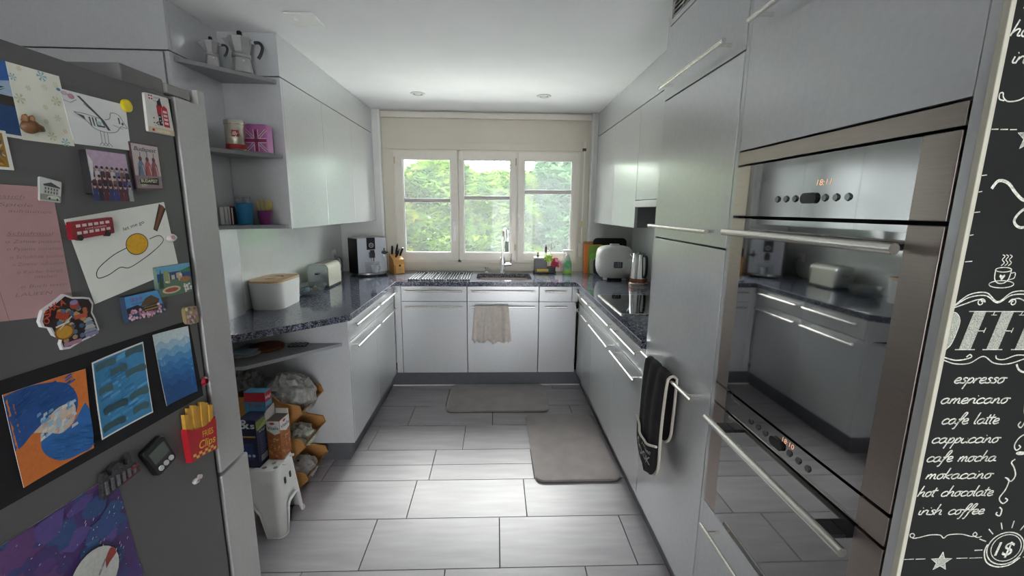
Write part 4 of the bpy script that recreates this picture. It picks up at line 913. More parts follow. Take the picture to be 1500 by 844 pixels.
def a_blocks(a):
    a.rect(.02, .02, .98, .98, '#3f86b4')
    for k in range(70):
        u, v = .02 + .8 * rnd.random(), .03 + .9 * rnd.random(); a.poly([(u, v), (min(u + .2, .97), v + .02), (min(u + .19, .97), v + .05), (u + .01, v + .03)], rnd.choice(['#4f97c4', '#2f74a4', '#5fa6d0', '#3b7fae']))
    for (u, v, w_) in ((.05, .86, .35), (.62, .88, .33), (.05, .55, .25), (.58, .62, .38), (.1, .28, .42), (.6, .3, .35), (.04, .07, .4), (.62, .1, .3), (.3, .72, .3)):
        a.poly(catmull([(u, v), (u + w_ * .5, v + .02), (u + w_, v), (u + w_, v + .09), (u + w_ * .5, v + .1), (u, v + .085), (u, v)], 3), rnd.choice(['#3d5b60', '#36535a', '#456468']))
sheet('block_painting', [(.864, 1.187), (.994, 1.191), (.990, 1.015), (.855, 1.02)], 'light blue painting with dark teal brush blocks, middle of the three', 'painting', M['paper'], gap=0.0012, curl=0.004, art=a_blocks)
def a_grad(a):
    a.rect(.0, .0, 1, 1, '#c7d5d8')
    for k, c in enumerate(['#9fc0d4', '#78a9cc', '#4f8dbd', '#3a7ab0', '#2f6aa2', '#285c94', '#224f86']):
        top = .84 - k * .1; a.poly([(0, 0), (1, 0)] + [(1 - i / 10, top + .03 * math.sin(i * 1.7 + k) + .03 * (i / 10)) for i in range(11)], c)
sheet('gradient_painting', [(1.023, 1.198), (1.141, 1.188), (1.142, 1.002), (1.031, 1.011)], 'painting fading from white to deep blue, rightmost on the black card', 'painting', M['paper'], gap=0.0012, curl=0.005, art=a_grad)
t = T('gem_magnet', 'dark red faceted gem magnet right of the gradient painting', 'magnet', (FX, 1.174, 1.006), group='fridge magnets')
t.p('gem', B().ring([[(h, r_ * math.cos(k * .785), .011 + r_ * math.sin(k * .785)) for k in range(8)] for h, r_ in ((.001, .010), (.006, .014), (.013, .008))]), mat('gem_red', '#8d1526', 0.12, coat=1), smooth=0)
# chips bag clip
q = [(1.070, .985), (1.190, .955), (1.180, .806), (1.072, .827)]; fq = onquad(q, FX + .001)
t = T('fries_clip', 'red fries-box clip magnet lettered FRIES Clips', 'clip', (FX, 1.125, .806), group='fridge magnets')
P = [(.02, .62), (.0, .55), (.02, 0), (.5, .03), (.98, .0), (1.0, .55), (.98, .66), (.8, .57), (.5, .53), (.2, .56)]
t.w('carton', B().ring([[fq(u, v, 0) for u, v in P], [fq(u, v, .016) for u, v in P]]), mat('fries_red', '#b01f2a', 0.4))
for k, (u, top) in enumerate(((.08, .86), (.22, .95), (.36, .98), (.5, .94), (.62, 1.0), (.76, .96), (.88, .9))):
    PP = [(u - .065, .5), (u + .065, .5), (u + .075, top), (u - .05, top + .02)]
    t.w('fry', B().ring([[fq(a_, b_, .004) for a_, b_ in PP], [fq(a_, b_, .013 - .003 * (k % 2)) for a_, b_ in PP]]), mat('fry_yellow', '#c99a3c', 0.6, 0, 0.15))
a = Art(fq, .0166); a.text('FRIES', .48, .36, .12, .38, flat('#e3b23c'), off=.01); a.text('Clips', .32, .17, .15, .6, flat('#e3b23c'), shear=.2, off=.015)
for r_ in range(2):
    for k in range(8):
        if (k + r_) % 2: a.rect(.08 + k * .105, .03 + r_ * .05, .185 + k * .105, .08 + r_ * .05, '#d8b45a')
a.done('print', t.o, shift=t.loc)
# timer
ft = onquad([(.934, .938), (1.0, .953), (1.034, .868), (.971, .854)], FX + .001); cy = .985
t = T('kitchen_timer', 'black square kitchen timer hung at a tilt on the fridge', 'timer', (FX, cy, .85))
P = [(.5 + u, .5 + v) for u, v in rr2(.5, .5, .13, 4)]
t.w('case', B().ring([[ft(u, v, 0) for u, v in P], [ft(u, v, .010) for u, v in P], [ft(.5 + (u - .5) * .95, .5 + (v - .5) * .95, .0125) for u, v in P]]), M['black'])
P = [(.5 + u, .62 + v) for u, v in rr2(.36, .2, .04, 3)]
t.w('display', B().ring([[ft(u, v, .012) for u, v in P], [ft(u, v, .0136) for u, v in P]]), mat('lcd', '#59625c', 0.25))
for k in range(3):
    P = [(.24 + .26 * k + u, .2 + v) for u, v in rr2(.1, .075, .075, 4)]
    t.w('button', B().ring([[ft(u, v, .012) for u, v in P], [ft(u, v, .0155) for u, v in P]]), mat('button_grey', '#c4c6c8', 0.4))
# castle magnet
q = [(.832, .985), (.925, .955), (.922, .905), (.830, .898)]
fc = onquad(q, FX + .003); t = T('castle_magnet', 'grey metal castle skyline magnet holding the purple painting', 'magnet', (FX, .875, .9), group='fridge magnets')
P = [(0, 0), (1, .02), (1, .3), (.93, .35), (.93, .5), (.82, .5), (.8, .8), (.76, 1.0), (.72, .8), (.7, .55), (.6, .6), (.55, .75), (.42, .8), (.3, .7), (.26, .5), (.18, .5), (.15, .65), (.05, .65), (.03, .5)]
t.w('skyline', B().ring([[fc(u, v, 0) for u, v in P], [fc(u, v, .010) for u, v in P]]), mat('pewter', '#4b4a4d', 0.4, 0.6, 0.4, 200), smooth=0)
b = B()
for k in range(6): b.hexa([fc(.06 + .15 * k, .08, .009), fc(.12 + .15 * k, .08, .009), fc(.12 + .15 * k, .08, .013), fc(.06 + .15 * k, .08, .013), fc(.06 + .15 * k, .42, .009), fc(.12 + .15 * k, .42, .009), fc(.12 + .15 * k, .42, .013), fc(.06 + .15 * k, .42, .013)])
t.w('walls', b, mat('pewter_light', '#77767a', 0.4, 0.6, 0.3, 200), smooth=0)
a = Art(fc, .0135); a.rect(.45, .03, .98, .1, '#6a2a30'); a.rect(.72, .3, .95, .4, '#8a3038'); a.done('print', t.o, shift=t.loc)
t = T('pig_magnet', 'tiny white and pink figure magnet low on the fridge', 'magnet', (FX, 1.096, .748), group='fridge magnets')
b = B().ring([[(h, .012 * r_ * math.cos(k * .6) , .010 + .008 * r_ * math.sin(k * .6)) for k in range(11)] for h, r_ in ((-.002, .7), (.006, 1), (.011, .6))]); b.ring([[(.004 + h, .011 + .006 * math.cos(k * .8), .016 + .006 * math.sin(k * .8)) for k in range(8)] for h in (.0, .008)])
t.p('figure', b, mat('charm_white', '#d8d4d0', 0.4)); t.p('bow', B().box(.011, .014, -.004, .004, .010, .014, .001), mat('charm_pink', '#c08a94', 0.5))
def a_space(a):
    a.rect(0, 0, 1, 1, '#4b3668')
    cols = ['#573d74', '#5f3f70', '#453a6c', '#3f4474', '#64406c', '#4d3a72', '#37507c', '#5a4a86']
    for k in range(130):
        u, v = rnd.random(), rnd.random(); r_ = .05 + .07 * rnd.random(); P = [(min(max(u + r_ * (.6 + .5 * rnd.random()) * math.cos(i * .7), 0), 1), min(max(v + r_ * .7 * (.6 + .5 * rnd.random()) * math.sin(i * .7), 0), 1)) for i in range(9)]
        band = abs((v - .2) - .62 * u) ; a.poly(P, rnd.choice(['#35557f', '#3d5f88', '#3b4f80']) if band < .07 else rnd.choice(cols))
    for k in range(150):
        u, v = rnd.random(), rnd.random(); r_ = .0016 + .0016 * rnd.random(); a.line([(u, v), (u + r_ * rnd.uniform(1, 4), v + r_ * rnd.uniform(-1, 3))], r_ * .8, rnd.choice(['#9d93bb', '#8a82ad', '#c9c4d8']))
    a.disc(.70, .52, .17, .16, '#2e2440', 26); a.disc(.70, .515, .163, .152, '#b9bab4', 26); a.poly(catmull([(.78, .56), (.83, .6), (.86, .55), (.8, .52), (.77, .5)], 4), '#8c3a34'); a.line([(.72, .5), (.78, .56)], .006, '#7b7d7a')
    for k in range(20): u, v = .7 + .28 * rnd.random(), .5 + .35 * rnd.random(); a.line([(u, v), (u + .01, v + .012)], .0018, '#c6bfd6')
sheet('galaxy_painting', [(.560, .945), (.876, .930), (.905, .560), (.560, .560)], 'purple galaxy painting with a pale planet, bottom left of the fridge', 'painting', M['paper'], gap=0.0004, curl=0.0, art=a_space)

# ================================================================== ON THE WORKTOP
ZW = 0.9202
# bread box: D-shaped white body with bamboo lid
t = T('bread_box', 'white bread box with a pale wooden lid on the left worktop', 'bread box', (-1.322, 2.578, ZW))
def bbl(k, z, ins=0.0): return [(x * k, y * k * 1.0, z) for x, y in rr2(0.097 - ins, 0.153 - ins, 0.062, 8)]
t.p('body', B().ring([bbl(.90, 0), bbl(.925, .006), bbl(1.0, .156), bbl(.985, .158), bbl(.96, .135)]), M['white'])
lidb = B().ring([bbl(.983, .152), bbl(.995, .1575), bbl(.995, .168), bbl(.98, .170)], cap1=False)
# lid top with an oval recess
def lid_top():
    b = B(); n = 36; o = bbl(.98, .170)
    def ray_out(i):
        return o[i]
    N = len(o); inn = [(.045 * math.cos(math.atan2(p[1], p[0])), .075 * math.sin(math.atan2(p[1], p[0])), .170) for p in o]
    low = [(p[0] * .94, p[1] * .94, .142) for p in inn]
    b.ring([o, inn, low], cap0=False, cap1=True); return b
lb = lid_top(); 
me_tmp = bpy.data.meshes.new('tmp'); lb.bm.to_mesh(me_tmp); lidb.bm.from_mesh(me_tmp); bmesh.ops.remove_doubles(lidb.bm, verts=lidb.bm.verts, dist=1e-5)
lid = t.p('lid', lidb, M['bamboo'])
part('lid_grip', B().rrect([(.024, .046, .024, .141), (.027, .05, .027, .166), (.025, .048, .025, .1695)], seg=10), M['bamboo'], lid)
# glass bowl with sweets
t = T('glass_bowl', 'clear glass bowl between bread box and toaster', 'bowl', (-1.262, 2.905, ZW))
bowl_g = mat('bowl_glass', '#cfd6d8', 0.05, 0, 0.02, trans=0.85, ior=1.3)
t.p('bowl', B().ring([[(r_ * math.cos(i * 6.2832 / 32), r_ * math.sin(i * 6.2832 / 32), z_) for i in range(32)] for r_, z_ in ((.045, 0), (.06, .006), (.09, .035), (.107, .068), (.104, .069), (.088, .038), (.058, .011), (.01, .009))], cap0=True, cap1=True), bowl_g)
for k, (dx, dy, c, lab) in enumerate(((-.02, -.03, '#3a7fb5', 'blue wrapped sweet in the glass bowl'), (.03, .0, '#b03a34', 'red wrapped sweet in the glass bowl'), (.02, .04, '#7fae3f', 'green wrapped sweet in the glass bowl'), (-.03, .03, '#d8d2c4', 'white wrapped sweet in the glass bowl'), (.0, -.05, '#4fb0c4', 'light blue wrapped sweet in the glass bowl'), (.045, .03, '#c9a03a', 'yellow wrapped sweet in the glass bowl'))):
    s_ = T('wrapped_sweet', lab, 'sweet', (-1.262 + dx, 2.905 + dy, ZW + .018 + .004 * (k % 3)), rz=k * 1.1, group='sweets in the bowl')
    s_.p('sweet', B().tube([(-.016, 0, .014), (-.012, 0, .014), (0, 0, .016), (.012, 0, .014), (.016, 0, .014)], [.004, .009, .011, .009, .004], 10), flat(c, .3))
    tw = B()
    for sg in (-1, 1): tw.hexa([(sg * .016, -.003, .012), (sg * .016, .003, .012), (sg * .03, .011, .010), (sg * .03, -.011, .010), (sg * .016, -.003, .015), (sg * .016, .003, .015), (sg * .03, .011, .016), (sg * .03, -.011, .016)])
    s_.p('twist_ends', tw, flat(c, .3))
# toaster
t = T('toaster', 'cream two-slot toaster with chrome ends on the left worktop', 'toaster', (-1.300, 3.275, ZW))
crm = mat('cream_enamel', '#d9d9c6', 0.22, 0, 0.02, coat=0.6)
def tl(hx, hz0, hz1, y_, r_=.045):
    P = rr2(hx, (hz1 - hz0) / 2, r_, 6); return [(x, y_, (hz0 + hz1) / 2 + (z if z > 0 else max(z, -(hz1 - hz0) / 2 + 0))) for x, z in P]
def toast_prof(hx, z0, z1, r_, n=7):
    o = [(hx * 1.02, z0), ]
    for i in range(n + 1): a_ = math.pi / 2 * i / n; o.append((hx - r_ + r_ * math.cos(a_), z1 - r_ + r_ * math.sin(a_)))
    for i in range(n + 1): a_ = math.pi / 2 * (1 + i / n); o.append((-hx + r_ + r_ * math.cos(a_), z1 - r_ + r_ * math.sin(a_)))
    return o + [(-hx * 1.02, z0)]
pr = toast_prof(.074, .014, .178, .04)
t.p('shell', B().ring([[(x, y_, z) for x, z in pr] for y_ in (-.122, .122)]), crm)
pr2 = toast_prof(.0715, .014, .175, .038)
for sg in (-1, 1): t.p('end_panel', B().ring([[(x, sg * y_, z) for x, z in pr2] for y_ in (.1215, .136, .140)]), mat('toaster_chrome', '#b6babb', 0.16, 0.9))
t.p('base', B().rrect([(.072, .136, .02, .0), (.074, .138, .02, .014)]), M['black'])
for sx in (-.024, .024): t.p('slot', B().box(sx - .013, sx + .013, -.105, .105, .1745, .1786, .001), mat('slot_dark', '#5c4a3e', 0.5))
t.p('lever', B().box(-.014, .014, -.158, -.140, .10, .114, .003), M['black'])
a = Art(lambda u, v, h: (.0745 + h, u, v), .0006); a.rect(-.012, .045, .012, .048, '#8b8b80'); a.done('name_plate', t.o)
# coffee machine
t = T('coffee_machine', 'silver and black automatic coffee machine in the left window corner', 'coffee machine', (-1.15, 3.862, ZW), rz=math.atan2(.18, .20))
# local: x along the front, -y outwards, front face at y=-.10
sv = mat('silver_plastic', '#c9cbd3', 0.32, 0.35, 0.02)
W_ = .132
t.p('body', B().box(-W_, W_, -.088, .098, .012, .322, .006), M['black'])
pf = [(-.104, .02), (-.098, .16), (-.092, .326)]
t.p('front_panel', B().box(-W_ - .001, W_ + .001, -.104, -.087, .016, .328, .006), sv)
t.p('top_cover', B().box(-W_ + .004, W_ - .004, -.09, .096, .3205, .329, .004), sv)
dp = t.p('display_panel', B().box(-.052, .026, -.1065, -.1035, .225, .33, .002), M['black'])
rg = B(); n = 28
rg.ring([[(-.012 + r_ * math.cos(i * 6.2832 / n), y_, .263 + r_ * math.sin(i * 6.2832 / n)) for i in range(n)] for r_, y_ in ((.0165, -.1062), (.0165, -.1085), (.0205, -.1085), (.0205, -.1062))], cap0=False, cap1=False)
part('dial', rg, mat('dial_white', '#d8d8d8', 0.3), dp)
part('dial_centre', B().cyl((-.012, -.106, .263), (-.012, -.1075, .263), .010, 16), mat('dial_grey', '#777a80', 0.3), dp)
sp = B().box(-.036, .008, -.136, -.104, .155, .205, .004).box(-.03, .002, -.14, -.11, .205, .222, .003)
t.p('brew_head', sp, mat('spout_dark', '#3a3b3f', 0.25, 0.5))
sp2 = B().cyl((-.024, -.126, .125), (-.024, -.126, .156), .006, 10).cyl((-.004, -.126, .125), (-.004, -.126, .156), .006, 10); t.p('spouts', sp2, M['chrome'])
kb = B().cyl((.10, -.104, .195), (.10, -.135, .195), .017, 14).cyl((.10, -.118, .195), (.135, -.128, .195), .006, 8).cyl((.10, -.118, .195), (.10, -.124, .235), .006, 8); t.p('steam_valve', kb, mat('valve_grey', '#4a4b50', 0.3, 0.6))
t.p('steam_pipe', B().tube([(.094, -.125, .18), (.092, -.13, .15), (.092, -.132, .125)], .004, 8), M['chrome'])
rc = B(); ringb = [(-.072, .055)]
t.p('cup_recess', B().box(-.075, .058, -.1055, -.1035, .03, .118, .002), mat('recess_grey', '#b3b6be', 0.3, 0.3))
tr = [(x, y_) for x, y_ in [(-.142, -.10)] + [(-.142 + .284 * i / 12, -.10 - .085 * math.sin(math.pi * i / 12) ** .6) for i in range(1, 12)] + [(.142, -.10)]]
t.p('drip_tray', B().prism(tr, lambda u, v, h: (u, v, .014 + h), .014), mat('tray_grey', '#9fa2a8', 0.25, 0.6))
t.p('tray_foot', B().box(-.1, .1, -.15, -.09, 0, .0145), M['black'])
c_ = T('glass_cup', 'glass coffee cup on the drip tray of the coffee machine', 'cup', (0, 0, 0), 0)
cx = Vector((-1.15, 3.862)) + Matrix.Rotation(math.atan2(.18, .20), 2) @ Vector((-.004, -.145)); c_.o.location = (cx.x, cx.y, ZW + .0285)
c_.p('cup', B().lathe([(.021, 0), (.024, .004), (.031, .05), (.034, .068), (.031, .068), (.027, .045), (.02, .01), (.004, .008)], 24), mat('cup_glass', '#e6eaea', 0.08, 0, 0.05, trans=0.5))
c_.p('cup_handle', B().tube(catmull([(.030, -.002, .052), (.046, -.006, .05), (.046, -.006, .03), (.027, -.002, .022)], 5), .0035, 8), mat('cup_glass', '#e6eaea', 0.08))
# socket and cord
t = T('wall_socket', 'white wall socket on the left splashback beside the coffee machine', 'socket', (XL + .0065, 3.79, 1.055))
t.w('plate', B().box(XL + .0065, XL + .018, 3.752, 3.832, 1.058, 1.142, .004), M['white'])
t.w('plug', B().cyl((XL + .017, 3.79, 1.085), (XL + .045, 3.79, 1.08), .015, 12), mat('plug_grey', '#c9c9c4', 0.4))
tag(part('power_cord', B().tube(catmull([(XL + .046, 3.79, 1.08), (XL + .075, 3.775, 1.065), (XL + .09, 3.75, 1.0), (XL + .08, 3.72, .94), (XL + .07, 3.66, .9245), (XL + .10, 3.58, .9245), (XL + .11, 3.50, .9245), (XL + .105, 3.43, .93)], 6), .0038, 8), M['black']), 'black power cord looping from the wall socket to the worktop', 'cord')
# knife block
t = T('knife_block', 'wooden knife block on the worktop between coffee machine and draining rods', 'knife block', (-.905, 3.925, ZW), rz=R(33))
side = [(-.055, 0), (.05, 0), (.085, .09), (.075, .155), (-.03, .185)]       # (depth y', z)
side = [(-.062, 0), (.066, 0), (.075, .05), (.070, .175), (-.045, .125), (-.06, .085)]
t.p('block', B().ring([[(x_, y_, z_) for y_, z_ in side] for x_ in (-.05, .05)]), M['woodblock'], smooth=0)
t.p('front_block', B().box(-.04, .04, -.075, -.0615, .001, .082, .002), mat('wood_light', '#cf9d5a', 0.5, 0, 0.12, 10, stretch=(8, 8, 1)))
t.p('notch', B().box(-.009, .009, -.0765, -.0745, .066, .0825), M['blackmat'], smooth=0)
a = Art(lambda u, v, h: (u, -.0751 - h, v), .0004); a.rect(-.006, .035, .006, .047, '#8b8f98'); a.done('emblem', t.o)
# knives stand in the block
ca, sa = math.cos(R(33)), math.sin(R(33))
for k, (lx, ly, ln, tx, lab) in enumerate(((-.026, .045, .085, -.1, 'black-handled knife at the left back of the knife block'), (.012, .05, .092, .05, 'tallest black-handled knife at the back of the knife block'), (-.012, -.01, .075, .18, 'black-handled knife in the front of the knife block'), (.006, .012, .07, .2, 'short black-handled knife in the middle of the knife block'), (.034, .01, .085, .25, 'black-handled knife at the right of the knife block'))):
    bz = .125 + (ly + .045) * .43
    kn = T('knife', lab, 'knife', (-.905 + lx * ca - ly * sa, 3.925 + lx * sa + ly * ca, ZW + bz), rz=R(33), group='knives in the block')
    d = Vector((tx, -.42, 1)).normalized(); p0 = Vector((0, 0, .004))
    kn.p('handle', B().tube([p0, p0 + d * ln * .3, p0 + d * ln * .7, p0 + d * ln], [.008, .010, .009, .0075], 8), M['black'])
    kn.p('bolster', B().cyl(p0 - d * .003, p0 + d * .004, .0085, 8), M['chrome'])
# roll-up draining rack
t = T('draining_rack', 'roll-up steel rod draining rack lying left of the sink', 'draining rack', (-.456, 3.71, ZW))
xs = []
for g in range(5):
    for k in range(4): xs.append(-.715 + g * .1065 + k * .0222)
for x in xs: t.w('rod', B().cyl((x, 3.50, .9285), (x, 3.905, .9285), .0042, 8), mat('rod_steel', '#e8e9ec', 0.18, 0.9))
for yy in (3.487, 3.905):
    for g in range(5): 
        x0_ = -.715 + g * .1065
        e_ = B()
        for k in range(4): e_.box(x0_ + k * .0222 - .0075, x0_ + k * .0222 + .0075, yy, yy + .014, .9205, .9345, .002)
        e_.box(x0_ - .007, x0_ + .0222 * 3 + .007 + (.02 if g < 4 else 0), yy + .003, yy + .011, .9205, .9265)
        t.w('end_caps', e_, M['black'])
# tap and its knob
t = T('kitchen_tap', 'tall chrome kitchen tap behind the sink', 'tap', (.063, 3.985, ZW))
t.p('body', B().lathe([(.027, 0), (.026, .006), (.0235, .01), (.0235, .135), (.019, .14), (.015, .15)], 24), M['chrome'])
t.p('neck', B().tube(catmull([(0, 0, .14), (0, 0, .30), (.003, -.006, .36), (.012, -.035, .40), (.022, -.075, .405), (.03, -.11, .385), (.034, -.128, .34), (.035, -.130, .25)], 6), .0125, 14), M['chrome'])
t.p('spray_head', B().cyl((.035, -.130, .30), (.036, -.131, .205), .0155, 16, .0165), mat('spray_dark', '#6a6c70', 0.15, 0.9))
t.p('clip', B().tube([(0, 0, .21), (.02, -.07, .212), (.035, -.115, .215)], .006, 8), M['chrome'])
t.p('lever', B().cyl((.018, 0, .075), (.08, 0, .078), .017, 16).tube([(.072, -.004, .08), (.078, -.012, .12), (.083, -.018, .18)], [.007, .005, .004], 10), M['chrome'])
t = T('drain_knob', 'small chrome waste knob on the worktop behind the sink', 'knob', (-.089, 3.985, ZW))
t.p('stem', B().lathe([(.018, 0), (.017, .005), (.008, .008), (.008, .04)], 18), M['chrome'])
t.p('cap', B().lathe([(.008, .038), (.019, .040), (.020, .05), (.017, .052)], 18), M['chrome'])
# washing-up caddy
t = T('sink_caddy', 'black and white washing-up caddy with brushes right of the tap', 'caddy', (.455, 3.955, ZW))
t.p('tray', B().rrect([(.102, .042, .012, .004), (.105, .045, .012, .008), (.105, .045, .012, .02)]), M['black'])
t.p('soap_reservoir', B().box(-.098, .02, -.03, .038, .016, .135, .006), mat('caddy_black', '#222326', 0.3))
t.p('reservoir_lid', B().box(-.102, .024, -.034, .04, .135, .150, .005), M['white'])
pm = B().cyl((-.065, 0, .15), (-.065, 0, .172), .011, 14).cyl((-.065, 0, .17), (-.065, 0, .19), .005, 8).box(-.078, -.052, -.022, .01, .188, .196, .003); t.p('pump', pm, mat('pump_dark', '#33343a', 0.25, 0.5))
t.p('holder', B().rrect([(.036, .032, .012, .014), (.038, .034, .012, .06), (.034, .03, .012, .06), (.033, .029, .012, .02)], .062, 0), M['black'])
tag(part('sponge', B().box(.378, .487, 3.905, 3.926, .938, .964, .005), mat('sponge_yellow', '#d9b95a', 0.9, 0, 0.1, 60, 0.4, 300)), 'yellow sponge leaning on the front of the caddy', 'sponge')
t = T('dish_brush', 'white dish brush with an oval hole standing in the caddy', 'brush', (.465, 3.975, ZW + .15))
t.p('handle', B().rrect([(.012, .006, .006, 0), (.016, .006, .006, .05), (.019, .006, .006, .09), (.014, .005, .006, .118)]), M['white'])
t.p('grip', B().prism(rr2(.009, .03, .009, 5), lambda u, v, h: (u, -.0062 - h, .068 + v), .0015), mat('grip_brown', '#54483f', 0.6))
t = T('dish_brush', 'slim white brush handle leaning right in the caddy', 'brush', (.515, 3.965, ZW + .04))
t.p('handle', B().tube([(-.012, 0, .03), (-.006, 0, .16), (0, 0, .20), (.008, 0, .245), (.011, 0, .265)], [.005, .005, .008, .009, .004], 10), M['white'])
t = T('scrub_pad', 'lime green scrubbing mitt draped over the caddy', 'scrubber', (.485, 3.925, ZW + .10))
b = B()
for k in range(9):
    a_ = k * .7; b.tube([(0, 0, .045), (.02 * math.cos(a_), -.012, .045 + .018 * math.sin(a_)), (.045 * math.cos(a_), -.012 - .004 * (k % 2), .04 + .036 * math.sin(a_))], [.014, .014, .006], 7)
t.p('petals', b, mat('lime_cloth', '#a9d35a', 0.8, 0, 0.15, 60))
t = T('scrub_ball', 'pink and red net scrubber hanging on the caddy', 'scrubber', (.548, 3.935, ZW + .055))
b = B()
for k in range(26):
    r_ = random.Random(k); p = [Vector((r_.uniform(-.03, .03), r_.uniform(-.018, .018), .045 + r_.uniform(-.04, .04))) for _ in range(4)]; b.tube(catmull([tuple(q_) for q_ in p], 3), .007, 6)
t.p('net', b, mat('net_red', '#b83a55', 0.7, 0, 0.2, 60))
b = B()
for k in range(7): b.tube(catmull([(.0, -.02, .085 - k * .004), (.04 + .004 * k, -.02, .06 - k * .004), (.055 + .002 * k, -.018, .01), (.05, -.018, -.035 + .004 * k)], 5), .0022, 6)
t.p('strings', b, mat('string_pink', '#e3a3b8', 0.7))
# spray bottle
t = T('spray_bottle', 'clear spray bottle with green liquid beside the caddy', 'spray bottle', (.662, 3.925, ZW))
bot = mat('bottle_clear', '#e4eee6', 0.1, 0, 0.02, trans=0.6)
def el(a_, b_, z_, n=20): return [(a_ * math.cos(i * 6.2832 / n), b_ * math.sin(i * 6.2832 / n), z_) for i in range(n)]
t.p('bottle', B().ring([el(.040, .024, 0), el(.042, .026, .006), el(.041, .025, .03), el(.042, .026, .06), el(.04, .025, .09), el(.03, .02, .13), el(.016, .014, .165), el(.012, .012, .18)]), bot)
t.p('liquid', B().ring([el(.0425, .0265, .004), el(.0425, .0265, .03)]), mat('green_liquid', '#7fc13a', 0.15))
t.p('label', B().ring([el(.026, .0275, .045), el(.0395, .0276, .065), el(.039, .0272, .09), el(.02, .0235, .125)], cap0=False, cap1=False), mat('green_label', '#4f9d62', 0.4, 0, 0.35, 40))
hd = B().box(-.012, .012, -.010, .010, .178, .20, .004).box(-.045, .02, -.009, .009, .198, .222, .005).cyl((.018, 0, .212), (.05, 0, .216), .007, 10).tube([(-.03, 0, .2), (-.04, 0, .18), (-.032, 0, .155)], [.006, .005, .004], 8)
t.p('spray_head', hd, M['white'])
# chopping boards, tray
def board(x0, x1, y0, z1, th, m, label, lean=.03, r_=.02):
    t = T('chopping_board', label, 'chopping board', ((x0 + x1) / 2, y0, ZW), group='chopping boards')
    P = rr2((x1 - x0) / 2, (z1 - ZW) / 2, r_, 5); h_ = z1 - ZW
    t.p('board', B().ring([[(u, d_ + lean * (v + h_ / 2) / h_, v + h_ / 2) for u, v in P] for d_ in (0, th)]), m); return t
board(.825, 1.06, 3.996, 1.214, .011, mat('board_wood', '#b58b5c', 0.6, 0, 0.12, 12, stretch=(12, 1, 1)), 'wooden chopping board leaning at the back of the stack', .012, .006)
t = board(.818, .99, 3.948, 1.19, .007, mat('board_orange', '#dd7a3a', 0.5, 0, 0.03), 'orange chopping board showing as a strip behind the green boards', .014, .01)
board(.862, 1.03, 3.93, 1.184, .007, mat('board_green', '#7da33c', 0.5, 0, 0.03), 'large olive-green chopping board in front of the orange one', .014, .01)
board(.868, 1.00, 3.913, 1.112, .007, mat('board_lime', '#76bb48', 0.5, 0, 0.03), 'small bright green chopping board with rounded corners', .012, .03)
board(.868, .985, 3.898, 1.06, .006, mat('board_sage', '#9aa183', 0.5, 0, 0.03), 'small sage chopping board in front of the bright green one', .01, .03)
board(.90, 1.0, 3.883, 1.065, .006, mat('board_black', '#2a2428', 0.5, 0, 0.03), 'small dark chopping board at the front of the stack', .01, .03)
t = T('serving_tray', 'black rounded tray standing against the wall behind the rice cooker', 'tray', (1.066, 3.985, ZW))
P = rr2(.157, .163, .04, 6)
t.p('tray', B().ring([[(u, -.012 - .016 * .0 + .012 * (v + .163) / .326, v + .165) for u, v in P], [(u, -.002 + .012 * (v + .163) / .326, v + .165) for u, v in P]]), mat('tray_black', '#16171a', 0.5))
P2 = rr2(.157, .163, .04, 6); P3 = rr2(.15, .156, .035, 6)
t.p('rim', B().ring([[(u, -.0125 + .012 * (v + .163) / .326, v + .165) for u, v in P2], [(u, -.020 + .012 * (v + .163) / .326, v + .165) for u, v in P2], [(u, -.020 + .012 * (v + .163) / .326, v + .165) for u, v in P3], [(u, -.0125 + .012 * (v + .163) / .326, v + .165) for u, v in P3]], cap0=False, cap1=False), mat('tray_black', '#16171a', 0.5))
# rice cooker
t = T('rice_cooker', 'rounded white rice cooker with a small dark window', 'rice cooker', (1.022, 3.655, ZW), rz=R(-9))
wc = mat('cooker_white', '#dcdbd6', 0.4, 0, 0.02)
t.p('body', B().rrect([(.095, .09, .07, .014), (.118, .11, .08, .02), (.143, .132, .09, .055), (.153, .142, .09, .10), (.154, .143, .09, .15), (.151, .140, .09, .186)], seg=8), wc)
t.p('lid', B().rrect([(.151, .140, .09, .188), (.150, .139, .09, .215), (.142, .131, .085, .25), (.12, .11, .08, .274), (.08, .075, .06, .284), (.02, .02, .02, .286)], seg=8), wc)
t.p('vent_cap', B().rrect([(.042, .03, .014, .28), (.04, .028, .014, .296), (.036, .024, .012, .299)], 0, .01), M['white'])
t.p('foot_ring', B().rrect([(.10, .09, .07, 0), (.105, .095, .07, .016)], seg=8), M['black'])
for sx in (-.078, .078): t.p('foot', B().box(sx - .018, sx + .018, -.105, -.08, 0, .018, .005), wc)
wn_ = t.p('window', B().prism(rr2(.036, .026, .008, 4), lambda u, v, h: (.02 + u, -.138 - h, .135 + v), .0075), mat('window_dark', '#2b2c30', 0.15, coat=1))
sb = B()
for k in range(4): sb.box(-.008 + k * .014, -.002 + k * .014, -.1462, -.1452, .115, .155)
part('display_bars', sb, mat('bars_grey', '#7d8087', 0.3), wn_)
